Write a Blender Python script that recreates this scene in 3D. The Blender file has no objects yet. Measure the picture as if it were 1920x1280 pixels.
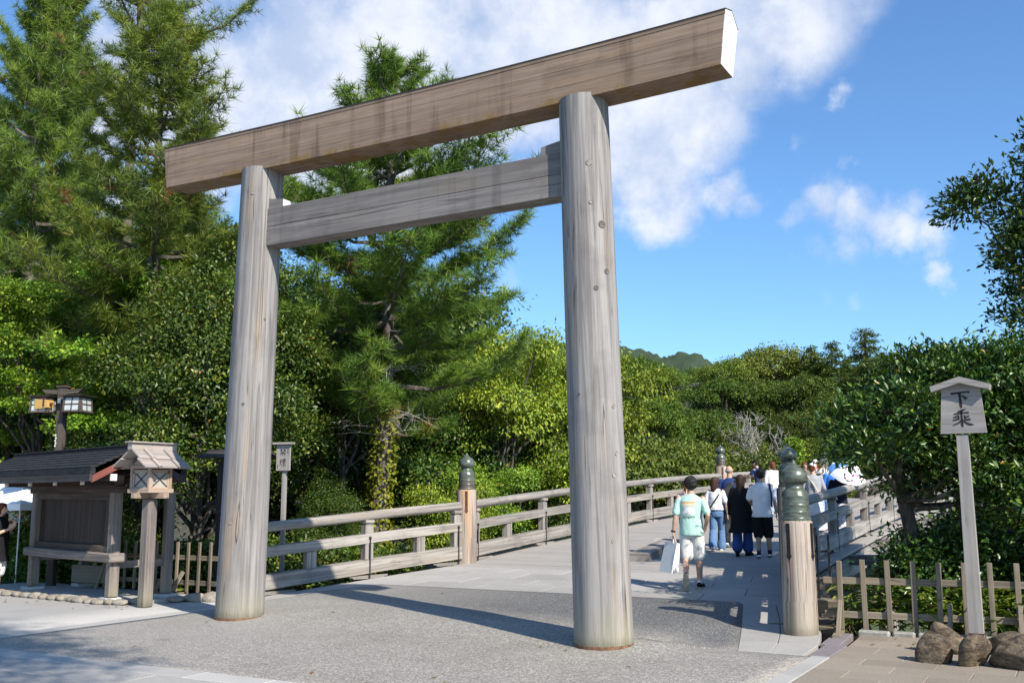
import bpy, bmesh, math, random
import numpy as np
from mathutils import Vector, Matrix
from mathutils.bvhtree import BVHTree

# ------------------------------------------------------------------ camera, sky, sun, exposure
scene = bpy.context.scene
COL = scene.collection
R = math.radians
cam_d = bpy.data.cameras.new('camera')
cam = bpy.data.objects.new('camera', cam_d); COL.objects.link(cam)
cr, cu, cw = Vector((.86754267, .49734541, -.0041547)), Vector((.07953746, -.13048525, .98825472)), Vector((-.49096182, .85768359, .15275912))
cam.matrix_world = Matrix(((cr.x, cu.x, -cw.x, 7.9016), (cr.y, cu.y, -cw.y, -10.8997), (cr.z, cu.z, -cw.z, 1.7119), (0, 0, 0, 1)))
cam_d.sensor_width = 36; cam_d.lens = 35.19; cam_d.clip_start = .05; cam_d.clip_end = 4000
scene.camera = cam

SUN_EL, SUN_AZ = R(39.3), R(-23.5)                     # azimuth measured from +X
sun_dir = Vector((math.cos(SUN_EL) * math.cos(SUN_AZ), math.cos(SUN_EL) * math.sin(SUN_AZ), math.sin(SUN_EL)))
sun_d = bpy.data.lights.new('sun', 'SUN'); sun_d.energy = 5.0; sun_d.angle = R(.55); sun_d.color = (1, .93, .82)
sun = bpy.data.objects.new('sun', sun_d); COL.objects.link(sun)
sun.rotation_euler = (-sun_dir).to_track_quat('-Z', 'Y').to_euler()
scene.view_settings.view_transform = 'Standard'; scene.view_settings.look = 'None'
scene.view_settings.exposure = 0.45; scene.view_settings.gamma = 1; scene.view_settings.use_curve_mapping = False
scene.cycles.max_bounces = 8; scene.cycles.transparent_max_bounces = 8
try: scene.cycles.use_denoising = True
except Exception: pass

class NT:                                               # terse node building
    def __init__(s, tree): s.t = tree; s.n = tree.nodes; s.l = tree.links
    def __call__(s, typ, props=None, **ins):
        nd = s.n.new(typ)
        for k, v in (props or {}).items(): setattr(nd, k, v)
        for k, v in ins.items():
            key = int(k[1:]) if k[0] == '_' and k[1:].isdigit() else k.replace('__', ' ')
            s.set(nd, key, v)
        return nd
    def set(s, nd, key, v):
        sock = nd.inputs[key]
        if isinstance(v, bpy.types.NodeSocket): s.l.new(v, sock)
        elif isinstance(v, bpy.types.Node): s.l.new(v.outputs[0], sock)
        else: sock.default_value = v
    def math(s, op, a, b=None, c=None, clamp=False):
        nd = s.n.new('ShaderNodeMath'); nd.operation = op; nd.use_clamp = clamp
        for i, v in enumerate((a, b, c)):
            if v is not None: s.set(nd, i, v)
        return nd.outputs[0]
    def vmath(s, op, a, b=None, scale=None):
        nd = s.n.new('ShaderNodeVectorMath'); nd.operation = op
        s.set(nd, 0, a)
        if b is not None: s.set(nd, 1, b)
        if scale is not None: s.set(nd, 'Scale', scale)
        return nd.outputs['Value'] if op in ('DOT_PRODUCT', 'LENGTH', 'DISTANCE') else nd.outputs[0]
    def mix(s, f, a, b, blend='MIX'):
        nd = s.n.new('ShaderNodeMix'); nd.data_type = 'RGBA'; nd.blend_type = blend
        s.set(nd, 0, f); s.set(nd, 6, a); s.set(nd, 7, b)
        return nd.outputs[2]
    def ramp(s, f, stops, interp='LINEAR'):
        nd = s.n.new('ShaderNodeValToRGB'); nd.color_ramp.interpolation = interp
        e = nd.color_ramp.elements
        while len(e) < len(stops): e.new(.5)
        for el, (p, c) in zip(e, stops):
            el.position = p; el.color = (c, c, c, 1) if isinstance(c, (int, float)) else (*c[:3], 1)
        s.set(nd, 0, f)
        return nd.outputs[0]
    def noise(s, vec, scale, detail=4, rough=.55, dist=0):
        nd = s.n.new('ShaderNodeTexNoise'); s.set(nd, 'Vector', vec)
        nd.inputs['Scale'].default_value = scale; nd.inputs['Detail'].default_value = detail
        nd.inputs['Roughness'].default_value = rough; nd.inputs['Distortion'].default_value = dist
        return nd.outputs[0]
    def maprange(s, v, a, b, c=0., d=1., smooth=True):
        nd = s.n.new('ShaderNodeMapRange'); nd.interpolation_type = 'SMOOTHSTEP' if smooth else 'LINEAR'
        for i, x in enumerate((v, a, b, c, d)): s.set(nd, i, x)
        return nd.outputs[0]

world = bpy.data.worlds.new('World'); scene.world = world; world.use_nodes = True
w = NT(world.node_tree); w.n.clear()
sky = w('ShaderNodeTexSky', dict(sky_type='NISHITA', sun_disc=False, sun_elevation=SUN_EL, sun_rotation=R(113.5), air_density=1.0, dust_density=.4, ozone_density=3.0))
tc = w('ShaderNodeTexCoord').outputs['Generated']
nrm = w.vmath('NORMALIZE', tc)
nz = w('ShaderNodeTexNoise', dict(noise_dimensions='3D'), Vector=nrm, Scale=4.5, Detail=6., Roughness=.62)
wv = w.vmath('SUBTRACT', nz.outputs['Color'], (.5, .5, .5))
wd = w.vmath('ADD', nrm, w.vmath('SCALE', wv, scale=.15))
# cloud banks: direction, radius (radians), weight
CLOUDS = [((-0.673, 0.645, 0.362), 0.1, 0.9), ((-0.617, 0.675, 0.404), 0.11, 1), ((-0.633, 0.696, 0.339), 0.09, 0.9), ((-0.559, 0.714, 0.421), 0.1, 1), ((-0.547, 0.75, 0.373), 0.1, 1), ((-0.491, 0.777, 0.393), 0.11, 1), ((-0.431, 0.796, 0.424), 0.1, 1.0), ((-0.392, 0.832, 0.392), 0.1, 1), ((-0.331, 0.858, 0.393), 0.09, 1), ((-0.28, 0.865, 0.416), 0.08, 1), ((-0.221, 0.874, 0.432), 0.075, 0.85), ((-0.35, 0.874, 0.338), 0.075, 1.0), ((-0.31, 0.884, 0.35), 0.06, 0.95), ((-0.333, 0.897, 0.293), 0.05, 0.8), ((-0.295, 0.912, 0.285), 0.035, 0.75), ((-0.273, 0.925, 0.264), 0.03, 0.6), ((-0.742, 0.563, 0.363), 0.07, 0.8), ((-0.699, 0.582, 0.416), 0.08, 0.5), ((-0.484, 0.71, 0.512), 0.14, 0.9), ((-0.768, 0.591, 0.249), 0.07, 0.6), ((-0.491, 0.847, 0.205), 0.02, 0.35), ((-0.56, 0.768, 0.31), 0.06, 0.6), ((-0.369, 0.877, 0.309), 0.05, 0.8), ((-0.17, 0.883, 0.438), 0.05, 0.5)]
PUFFS = [((-0.225, 0.937, 0.268), 0.022, 0.7), ((-0.199, 0.942, 0.271), 0.026, 0.85), ((-0.174, 0.95, 0.261), 0.028, 0.9), ((-0.152, 0.956, 0.249), 0.026, 0.85), ((-0.13, 0.962, 0.242), 0.024, 0.8), ((-0.105, 0.966, 0.235), 0.022, 0.7), ((-0.205, 0.951, 0.229), 0.022, 0.6), ((-0.181, 0.955, 0.235), 0.02, 0.65), ((-0.225, 0.949, 0.221), 0.016, 0.5), ((-0.118, 0.956, 0.267), 0.018, 0.6), ((-0.172, 0.915, 0.366), 0.013, 0.7), ((-0.182, 0.933, 0.31), 0.012, 0.5), ((-0.169, 0.937, 0.307), 0.008, 0.5), ((-0.209, 0.959, 0.189), 0.014, 0.45), ((-0.186, 0.965, 0.187), 0.012, 0.4), ((-0.213, 0.921, 0.327), 0.014, 0.45), ((-0.102, 0.975, 0.199), 0.012, 0.6), ((-0.26, 0.931, 0.256), 0.012, 0.4), ((-0.146, 0.928, 0.343), 0.008, 0.4)]
acc = None
wd2 = w.vmath('ADD', nrm, w.vmath('SCALE', w.vmath('SUBTRACT', w('ShaderNodeTexNoise', dict(noise_dimensions='3D'), Vector=nrm, Scale=22., Detail=6., Roughness=.65).outputs['Color'], (.5, .5, .5)), scale=.055))
for lst, vec, e0, e1 in ((CLOUDS, wd, 1.5, .25), (PUFFS, wd2, 2.0, -.1)):
    for dvec, rad, wt in lst:
        d3 = Vector(dvec).normalized()
        b = w.maprange(w.vmath('DISTANCE', vec, tuple(d3)), rad * e0, rad * e1, 0., wt if vec is wd else wt * .85)
        acc = b if acc is None else w.math('MAXIMUM', acc, b)
fb = w.noise(nrm, 9., 9, .6)
far = w.maprange(w.noise(w.vmath('ADD', nrm, (3, 1, 7)), 1.7, 6, .6), .62, .8, 0., .6)        # fewer clouds beyond the frame
side = w.maprange(w.vmath('DOT_PRODUCT', nrm, (-.45, .85, .28)), .72, .55, 0., 1.)
acc = w.math('MAXIMUM', acc, w.math('MULTIPLY', far, side))
den = w.maprange(w.math('ADD', acc, w.math('MULTIPLY', w.math('SUBTRACT', fb, .5), .95)), .2, .85, 0., 1.)
fine = w.noise(nrm, 22., 8, .6)
cloud_col = w.mix(w.maprange(w.math('ADD', w.math('MULTIPLY', fb, .6), w.math('MULTIPLY', fine, .4)), .36, .62), (.52, .62, .82, 1), (.88, .91, 1.0, 1))
skyc = w.mix(1.0, sky.outputs[0], (.76, 1.02, 1.23, 1), 'MULTIPLY')
bg1 = w('ShaderNodeBackground', Color=skyc, Strength=.124)
bg2 = w('ShaderNodeBackground', Color=cloud_col, Strength=.80)
mx = w('ShaderNodeMixShader', _0=w.math('MULTIPLY', den, .93), _1=bg1, _2=bg2)
wo = w('ShaderNodeOutputWorld', Surface=mx)

# ------------------------------------------------------------------ helpers
rng = np.random.default_rng(7)
def tag(o, label=None, cat=None, group=None, kind=None):
    if label: o['label'] = label
    if cat: o['category'] = cat
    if group: o['group'] = group
    if kind: o['kind'] = kind
    return o
def empty(name, loc=(0, 0, 0), rz=0, parent=None):
    o = bpy.data.objects.new(name, None); COL.objects.link(o); o.empty_display_size = .2
    o.location = loc; o.rotation_euler = (0, 0, rz)
    if parent: o.parent = parent
    return o
def thing(name, label, cat, loc=(0, 0, 0), rz=0, group=None, kind=None):
    return tag(empty(name, loc, rz), label, cat, group, kind)
def link(name, me, parent=None, loc=None, rz=None):
    o = bpy.data.objects.new(name, me); COL.objects.link(o)
    if parent: o.parent = parent
    if loc is not None: o.location = loc
    if rz is not None: o.rotation_euler = (0, 0, rz)
    return o
def copy_tree(o, parent=None):
    c = o.copy(); COL.objects.link(c)
    if parent: c.parent = parent
    for ch in o.children: copy_tree(ch, c)
    return c

class B:
    """collects vertices, faces and uvs (u along the grain, v across, in metres) for ONE mesh"""
    def __init__(s): s.v = []; s.f = []; s.uv = []; s.sm = []
    def add(s, verts, faces, uvs, smooth=False):
        k = len(s.v); s.v += [tuple(p) for p in verts]
        for f, u in zip(faces, uvs):
            s.f.append([i + k for i in f]); s.uv.append(u); s.sm.append(smooth)
    def box(s, c, size, M=None, bev=0.0, grain=None):
        """box round c; M = 3x3 axes; bev chamfers the edges"""
        hx, hy, hz = size[0] / 2, size[1] / 2, size[2] / 2
        g = grain if grain is not None else int(np.argmax(size))
        b = min(bev, hx * .6, hy * .6, hz * .6)
        pts = []; idx = {}
        for sx in (-1, 1):
            for sy in (-1, 1):
                for sz in (-1, 1):
                    if b > 0:
                        for a in range(3):
                            p = [sx * (hx - b), sy * (hy - b), sz * (hz - b)]
                            p[a] = (sx * hx, sy * hy, sz * hz)[a]
                            idx[(sx, sy, sz, a)] = len(pts); pts.append(p)
                    else:
                        idx[(sx, sy, sz, 0)] = idx[(sx, sy, sz, 1)] = idx[(sx, sy, sz, 2)] = len(pts); pts.append([sx * hx, sy * hy, sz * hz])
        faces = []
        def K(a, sa, sb, sc):
            q = [0, 0, 0]; q[a] = sa; q[(a + 1) % 3] = sb; q[(a + 2) % 3] = sc; return q
        for a in range(3):
            for sa in (-1, 1):
                f = [idx[(*K(a, sa, sb, sc), a)] for sb, sc in ((-1, -1), (1, -1), (1, 1), (-1, 1))]
                faces.append(f if sa > 0 else f[::-1])
        if b > 0:
            for a in range(3):
                for sb in (-1, 1):
                    for sc in (-1, 1):
                        A, Cc = (a + 1) % 3, (a + 2) % 3
                        f = [idx[(*K(a, -1, sb, sc), A)], idx[(*K(a, 1, sb, sc), A)], idx[(*K(a, 1, sb, sc), Cc)], idx[(*K(a, -1, sb, sc), Cc)]]
                        faces.append(f if sb * sc > 0 else f[::-1])
            for sx in (-1, 1):
                for sy in (-1, 1):
                    for sz in (-1, 1):
                        f = [idx[(sx, sy, sz, 0)], idx[(sx, sy, sz, 1)], idx[(sx, sy, sz, 2)]]
                        faces.append(f if sx * sy * sz > 0 else f[::-1])
        o1, o2 = [i for i in range(3) if i != g]
        uvs = []
        for f in faces:
            P = [pts[i] for i in f]
            n = np.cross(np.subtract(P[1], P[0]), np.subtract(P[2], P[0])); ax = int(np.argmax(np.abs(n)))
            if ax == g: uvs.append([(p[o1] * .5 + 7, p[o2] + 3) for p in P])
            else:
                oo = o2 if ax == o1 else o1
                uvs.append([(p[g], p[oo] + (2.7 if ax == o1 else 0) + (1.3 if n[ax] > 0 else 0)) for p in P])
        A = np.array(pts)
        if M is not None: A = A @ np.array(M, float).T
        s.add(A + np.array(c, float), faces, uvs)
    def beam(s, p0, p1, w, h, up=(0, 0, 1), bev=0.0):
        p0, p1 = np.array(p0, float), np.array(p1, float); x = p1 - p0; L = np.linalg.norm(x); x /= L
        up = np.array(up, float); y = np.cross(up, x); y /= np.linalg.norm(y); z = np.cross(x, y)
        s.box((p0 + p1) / 2, (L, w, h), np.stack([x, y, z], 1), bev, 0)
    def sweep(s, pts, prof, up=(0, 0, 1), closed=True, cap=True, smooth=False):
        """sweep a 2-d profile (side, up) along points"""
        pts = np.array(pts, float); n = len(pts); m = len(prof)
        prof = np.array(prof, float); up = np.array(up, float)
        per = np.concatenate([[0], np.cumsum(np.linalg.norm(np.roll(prof, -1, 0) - prof, axis=1))])
        al = np.concatenate([[0], np.cumsum(np.linalg.norm(np.diff(pts, axis=0), axis=1))])
        V = []
        for i in range(n):
            x = pts[min(i + 1, n - 1)] - pts[max(i - 1, 0)]; x /= np.linalg.norm(x)
            y = np.cross(up, x); y /= np.linalg.norm(y); z = np.cross(x, y)
            V += [pts[i] + a * y + b * z for a, b in prof]
        F = []; U = []
        for i in range(n - 1):
            for j in range(m):
                k = (j + 1) % m
                F.append([i * m + j, (i + 1) * m + j, (i + 1) * m + k, i * m + k][::-1])
                U.append([(al[i], per[j]), (al[i + 1], per[j]), (al[i + 1], per[j + 1]), (al[i], per[j + 1])][::-1])
        s.add(V, F, U, smooth)
        if cap:
            c0 = list(range(m)); c1 = [(n - 1) * m + j for j in range(m)]
            k = len(s.v) - len(V)
            for f, fl in ((c0, 0), (c1, 1)):
                s.f.append([i + k for i in (f if not fl else f[::-1])][::-1]); s.uv.append([(7 + prof[j % m][0] * .5, prof[j % m][1]) for j in (range(m) if not fl else range(m - 1, -1, -1))][::-1]); s.sm.append(False)
    def tube(s, pts, radii, n=8, cap=True, smooth=True, ref=None):
        pts = np.array(pts, float); L = len(pts)
        radii = np.broadcast_to(np.array(radii, float), (L,))
        al = np.concatenate([[0], np.cumsum(np.linalg.norm(np.diff(pts, axis=0), axis=1))])
        V = []; F = []; U = []
        r0 = np.array(ref if ref is not None else (.31, .95, .07), float)
        for i in range(L):
            x = pts[min(i + 1, L - 1)] - pts[max(i - 1, 0)]; x /= max(np.linalg.norm(x), 1e-9)
            y = r0 - x * (r0 @ x)
            if np.linalg.norm(y) < 1e-3: y = np.cross(x, (1, 0, .2))
            y /= np.linalg.norm(y); z = np.cross(x, y)
            for j in range(n):
                a = 2 * math.pi * j / n; V.append(pts[i] + radii[i] * (math.cos(a) * y + math.sin(a) * z))
        for i in range(L - 1):
            for j in range(n):
                k = (j + 1) % n
                F.append([i * n + j, i * n + k, (i + 1) * n + k, (i + 1) * n + j])
                w0, w1 = radii[0] * 2 * math.pi * j / n, radii[0] * 2 * math.pi * (j + 1) / n
                U.append([(al[i], w0), (al[i], w1), (al[i + 1], w1), (al[i + 1], w0)])
        k0 = len(s.v); s.add(V, F, U, smooth)
        if cap:
            s.f.append([k0 + j for j in range(n)][::-1]); s.uv.append([(7, .1)] * n); s.sm.append(False)
            s.f.append([k0 + (L - 1) * n + j for j in range(n)]); s.uv.append([(7.3, .1)] * n); s.sm.append(False)
    def lathe(s, prof, c=(0, 0, 0), n=24, smooth=True, axis=None):
        """profile of (r, z), bottom to top"""
        V = []; F = []; U = []; m = len(prof); c = np.array(c, float)
        for r, z in prof:
            for j in range(n):
                a = 2 * math.pi * j / n; V.append((r * math.cos(a), r * math.sin(a), z))
        for i in range(m - 1):
            for j in range(n):
                k = (j + 1) % n
                F.append([i * n + j, i * n + k, (i + 1) * n + k, (i + 1) * n + j]); rr = max(prof[i][0], .01)
                U.append([(prof[i][1], rr * 2 * math.pi * j / n), (prof[i][1], rr * 2 * math.pi * (j + 1) / n), (prof[i + 1][1], rr * 2 * math.pi * (j + 1) / n), (prof[i + 1][1], rr * 2 * math.pi * j / n)])
        V = np.array(V)
        if axis is not None: V = V @ np.array(Vector((0, 0, 1)).rotation_difference(Vector(axis)).to_matrix()).T
        k0 = len(s.v); s.add(V + c, F, U, smooth)
        s.f.append([k0 + j for j in range(n)][::-1]); s.uv.append([(9, .2)] * n); s.sm.append(False)
        s.f.append([k0 + (m - 1) * n + j for j in range(n)]); s.uv.append([(9.4, .2)] * n); s.sm.append(False)
    def prism(s, poly, o, ex, ey, ez, depth):
        """flat polygon (2-d, counter-clockwise seen from +ez) given depth along -ez"""
        o, ex, ey, ez = (np.array(q, float) for q in (o, ex, ey, ez)); n = len(poly)
        fr = [o + a * ex + b * ey for a, b in poly]; bk = [p - ez * depth for p in fr]
        F = [list(range(n)), [n + i for i in range(n)][::-1]]; U = [[(a, b) for a, b in poly], [(a + 5, b) for a, b in poly][::-1]]
        for i in range(n):
            j = (i + 1) % n; F.append([j, i, n + i, n + j]); l = math.dist(poly[i], poly[j])
            U.append([(l, 3), (0, 3), (0, 3 + depth), (l, 3 + depth)])
        s.add(fr + bk, F, U)
    def mesh(s, name, mat):
        me = bpy.data.meshes.new(name); me.from_pydata(s.v, [], s.f)
        uv = me.uv_layers.new(name='grain'); uv.data.foreach_set('uv', np.array([c for f in s.uv for c in f], np.float32).ravel())
        me.polygons.foreach_set('use_smooth', s.sm); me.materials.append(mat); me.update()
        if any(s.sm): me.set_sharp_from_angle(angle=R(38))
        return me
    def obj(s, name, mat, parent=None, loc=None, rz=None): return link(name, s.mesh(name, mat), parent, loc, rz)

def raw_mesh(name, co, tris, mat, tint=None, smooth=False):
    """large triangle mesh straight from numpy"""
    me = bpy.data.meshes.new(name); n = len(co); m = len(tris)
    me.vertices.add(n); me.vertices.foreach_set('co', np.ascontiguousarray(co, np.float32).ravel())
    me.loops.add(m * 3); me.loops.foreach_set('vertex_index', np.ascontiguousarray(tris, np.int32).ravel())
    me.polygons.add(m); me.polygons.foreach_set('loop_start', np.arange(0, m * 3, 3, dtype=np.int32))
    if smooth: me.polygons.foreach_set('use_smooth', np.ones(m, bool))
    if tint is not None:
        a = me.attributes.new('tint', 'FLOAT', 'POINT'); a.data.foreach_set('value', np.ascontiguousarray(tint, np.float32))
    me.materials.append(mat); me.update(calc_edges=True)
    return me

# ------------------------------------------------------------------ materials
def material(name):
    m = bpy.data.materials.new(name); m.use_nodes = True; n = NT(m.node_tree); n.n.clear()
    bs = n('ShaderNodeBsdfPrincipled'); n('ShaderNodeOutputMaterial', Surface=bs)
    return m, n, bs
def grain_uv(n, su, sv):
    uv = n('ShaderNodeUVMap', dict(uv_map='grain')).outputs[0]
    rnd = n('ShaderNodeObjectInfo').outputs['Random']
    off = n('ShaderNodeCombineXYZ', X=n.math('MULTIPLY', rnd, 37.), Y=n.math('MULTIPLY', rnd, 91.), Z=n.math('MULTIPLY', rnd, 13.))
    v = n.vmath('ADD', uv, off.outputs[0])
    return n.vmath('MULTIPLY', v, (su, sv, 1)), uv, rnd
def wood(name, c_light, c_dark, c_warm, warm=.35, rough=.75, stain=.35, bump=.25, cracks=.6, moss=0., streak=0., lichen=None):
    m, n, bs = material(name)
    g1, uv, rnd = grain_uv(n, .55, 16.)
    g2, _, _ = grain_uv(n, 2.5, 110.)
    g3, _, _ = grain_uv(n, .35, 2.2)
    g4, _, _ = grain_uv(n, .22, 9.)
    a = n.noise(g1, 1., 6, .6, .6); b = n.noise(g2, 1., 3, .6); c = n.noise(g3, 1.3, 4, .55, .4)
    col = n.mix(n.maprange(a, .34, .66), (*c_dark, 1), (*c_light, 1))
    col = n.mix(n.math('MULTIPLY', n.maprange(c, .52, .7), warm), col, (*c_warm, 1))
    col = n.mix(n.math('MULTIPLY', n.maprange(b, .4, .75), .28), col, n.mix(1., col, (.55, .53, .52, 1), 'MULTIPLY'))
    pos = n('ShaderNodeNewGeometry').outputs['Position']
    st = n.noise(pos, 1.9, 5, .6)
    col = n.mix(n.math('MULTIPLY', n.maprange(st, .5, .72), stain), col, n.mix(1., col, (.5, .49, .5, 1), 'MULTIPLY'))
    cr_ = n.noise(g4, 1., 2, .5, .8)
    crk = n.maprange(n.math('ABSOLUTE', n.math('SUBTRACT', cr_, .5)), .0, .016, 1., 0.)
    crk = n.math('MULTIPLY', crk, n.maprange(c, .42, .55))
    col = n.mix(n.math('MULTIPLY', crk, cracks), col, (.06, .05, .05, 1))
    if streak:                                          # rain streaks running down the faces, independent of the light
        sv = n.noise(n.vmath('MULTIPLY', pos, (5.5, 5.5, .35)), 1., 4, .6); s2 = n.noise(n.vmath('MULTIPLY', pos, (.7, .7, .5)), 1., 3, .6)
        col = n.mix(n.math('MULTIPLY', n.math('MULTIPLY', n.maprange(sv, .48, .66), n.maprange(s2, .42, .6)), streak), col, n.mix(1., col, (.50, .46, .47, 1), 'MULTIPLY'))
    if lichen:                                          # ochre growth along the lower edge
        zz = n('ShaderNodeSeparateXYZ', Vector=pos).outputs[2]; ln_ = n.noise(n.vmath('MULTIPLY', pos, (2.2, 2.2, 1.5)), 1., 6, .7)
        f = n.math('MULTIPLY', n.maprange(n.math('SUBTRACT', zz, n.math('MULTIPLY', ln_, .34)), lichen - .10, lichen - .22, 0., 1.), n.maprange(ln_, .46, .6))
        col = n.mix(n.math('MULTIPLY', f, .75), col, (.23, .135, .035, 1))
    if moss:
        z = n('ShaderNodeSeparateXYZ', Vector=pos).outputs[2]
        mm = n.math('MULTIPLY', n.maprange(n.math('ADD', z, n.math('MULTIPLY', n.math('SUBTRACT', a, .5), .5)), .62, .02, 0., 1.), moss)
        col = n.mix(n.math('MULTIPLY', mm, n.maprange(b, .2, .6, .45, 1.)), col, (.31, .29, .185, 1))
        dk = n.math('MULTIPLY', n.maprange(n.math('ADD', z, n.math('MULTIPLY', n.math('SUBTRACT', b, .5), .35)), .16, .02, 0., 1.), .55)
        col = n.mix(dk, col, (.10, .09, .055, 1))
    tone = n.maprange(rnd, 0., 1., .88, 1.1, False)
    col = n.mix(1., col, n('ShaderNodeCombineColor', Red=tone, Green=tone, Blue=tone).outputs[0], 'MULTIPLY')
    h = n.math('ADD', n.math('MULTIPLY', b, .6), n.math('ADD', n.math('MULTIPLY', a, .5), n.math('MULTIPLY', crk, -1.2)))
    bp = n('ShaderNodeBump', Strength=bump, Distance=.006, Height=h)
    n.set(bs, 'Base Color', col); bs.inputs['Roughness'].default_value = rough; bs.inputs['Specular IOR Level'].default_value = .2; n.set(bs, 'Normal', bp.outputs[0])
    return m
def simple(name, col, rough=.6, metal=0., var=.15, scale=8., bump=.0, spec=.5, fabric=False):
    m, n, bs = material(name)
    co = n('ShaderNodeTexCoord').outputs['Object']
    a = n.noise(co, scale, 5, .6)
    c = n.mix(n.maprange(a, .3, .7), tuple(x * (1 - var) for x in col) + (1,), tuple(min(1, x * (1 + var)) for x in col) + (1,))
    n.set(bs, 'Base Color', c); bs.inputs['Roughness'].default_value = rough; bs.inputs['Metallic'].default_value = metal
    bs.inputs['Specular IOR Level'].default_value = spec
    if bump or fabric:
        hh = n.noise(co, 9. if fabric else scale * 4, 3, .5)
        n.set(bs, 'Normal', n('ShaderNodeBump', Strength=bump or .5, Distance=.007 if fabric else .01, Height=hh).outputs[0])
    return m
def leaf_mat(name, c1, c2, c3, trans=.3, rough=.45, spec=.35, vr=(.82, 1.15), c4=(.30, .17, .04)):
    """c1..c3 span the tones of single leaves; some light passes through"""
    m, n, bs = material(name)
    t = n('ShaderNodeAttribute', dict(attribute_name='tint')).outputs['Fac']
    rnd = n('ShaderNodeObjectInfo').outputs['Random']
    col = n.ramp(t, [(0., c1), (.5, c2), (.93, c3), (1., c4)])
    hs = n('ShaderNodeHueSaturation', Hue=n.maprange(rnd, 0., 1., .482, .516, False), Saturation=1., Value=n.maprange(n.math('FRACT', n.math('MULTIPLY', rnd, 7.3)), 0., 1., vr[0], vr[1], False), Color=col)
    n.set(bs, 'Base Color', hs.outputs[0]); bs.inputs['Roughness'].default_value = rough; bs.inputs['Specular IOR Level'].default_value = spec
    tr = n('ShaderNodeBsdfTranslucent', Color=n.mix(1., hs.outputs[0], (1.25, 1.15, .45, 1), 'MULTIPLY'))
    mxs = n('ShaderNodeMixShader', _0=trans, _1=bs, _2=tr)
    out = [x for x in n.n if x.type == 'OUTPUT_MATERIAL'][0]; n.l.new(mxs.outputs[0], out.inputs[0])
    return m
def bark(name, c1, c2):
    m, n, bs = material(name)
    uv = n('ShaderNodeUVMap', dict(uv_map='grain')).outputs[0]
    pos = n('ShaderNodeNewGeometry').outputs['Position']
    a = n.noise(n.vmath('MULTIPLY', pos, (14, 14, 4)), 1., 6, .65); b = n.noise(pos, 3., 4)
    col = n.mix(n.maprange(a, .35, .65), (*c1, 1), (*c2, 1))
    col = n.mix(n.maprange(b, .55, .7, 0., .5), col, (.30, .31, .26, 1))
    n.set(bs, 'Base Color', col); bs.inputs['Roughness'].default_value = .9
    n.set(bs, 'Normal', n('ShaderNodeBump', Strength=.7, Distance=.03, Height=a).outputs[0])
    return m

M = {}
M['pillar'] = wood('pillar_wood', (.345, .322, .302), (.20, .187, .179), (.385, .285, .195), warm=.6, stain=.35, moss=.5, streak=.3, cracks=.9)
M['beam'] = wood('beam_wood', (.335, .24, .175), (.245, .175, .13), (.37, .25, .15), warm=.5, stain=.4, streak=.8, lichen=6.62, cracks=.35)
M['tie'] = wood('tie_wood', (.27, .245, .225), (.18, .163, .153), (.27, .225, .145), warm=.35, stain=.4, streak=.5)
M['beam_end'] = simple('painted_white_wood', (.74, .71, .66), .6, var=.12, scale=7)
M['rail'] = wood('rail_wood', (.41, .375, .335), (.225, .205, .183), (.39, .31, .22), warm=.3, stain=.6)
M['post_wood'] = wood('newel_wood', (.45, .375, .31), (.20, .163, .14), (.48, .29, .14), warm=.8, stain=.3, moss=.3, cracks=.9)
M['deck'] = wood('deck_wood', (.41, .38, .342), (.315, .29, .265), (.40, .355, .29), warm=.2, stain=.12, cracks=.2)
M['fence'] = wood('fence_wood', (.30, .25, .185), (.165, .138, .105), (.32, .26, .15), warm=.45, stain=.5)
M['board'] = wood('board_wood', (.10, .074, .06), (.052, .04, .034), (.36, .25, .17), warm=.4, stain=.45)
M['board_panel'] = wood('panel_wood', (.075, .05, .039), (.034, .025, .021), (.11, .066, .042), warm=.3, stain=.5)
M['board_post'] = wood('board_post_wood', (.28, .24, .215), (.16, .135, .12), (.30, .22, .16), warm=.4, stain=.35, moss=.5)
M['lantern'] = wood('lantern_wood', (.50, .385, .30), (.36, .27, .21), (.52, .35, .23), warm=.4, stain=.2)
M['lantern_roof'] = wood('lantern_roof_wood', (.45, .395, .355), (.31, .275, .255), (.45, .34, .26), warm=.3, stain=.25)
M['red_wood'] = wood('red_wood', (.30, .10, .075), (.17, .055, .045), (.34, .12, .08), warm=.3)
M['dark_wood'] = wood('dark_wood', (.075, .068, .065), (.04, .036, .035), (.10, .08, .065), warm=.3)
M['lamp_wood'] = wood('lamp_wood', (.13, .105, .085), (.07, .058, .05), (.15, .11, .08), warm=.3)
M['sign_wood'] = wood('sign_wood', (.36, .338, .318), (.262, .246, .232), (.35, .29, .23), warm=.3, stain=.35, cracks=.4)
M['shingle'] = simple('roof_shingle', (.028, .029, .032), .85, var=.4, scale=14, bump=.3, spec=.2)
M['ink'] = simple('black_ink', (.015, .013, .014), .6, var=.1)
M['faded_ink'] = simple('faded_ink', (.045, .038, .036), .8, var=.2)
M['iron'] = simple('black_iron', (.022, .022, .025), .5, .3, var=.3)
M['iron_red'] = simple('rust_red_iron', (.11, .035, .025), .6, .2, var=.3)
M['rust'] = simple('rusty_ring', (.20, .105, .06), .8, .2, var=.35, scale=20)
M['paper'] = simple('lamp_paper', (.42, .39, .335), .8, var=.06)
M['glass_white'] = simple('frosted_pane', (.50, .53, .52), .35, var=.08)
M['stone_foot'] = simple('foot_stone', (.50, .49, .46), .85, var=.12, scale=12, bump=.2)
M['speaker'] = simple('speaker_plastic', (.55, .34, .10), .45, var=.1)
M['dark_hole'] = simple('horn_inside', (.03, .015, .012), .8)
M['tent'] = simple('tent_cloth', (.82, .82, .83), .7, var=.03)
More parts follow.
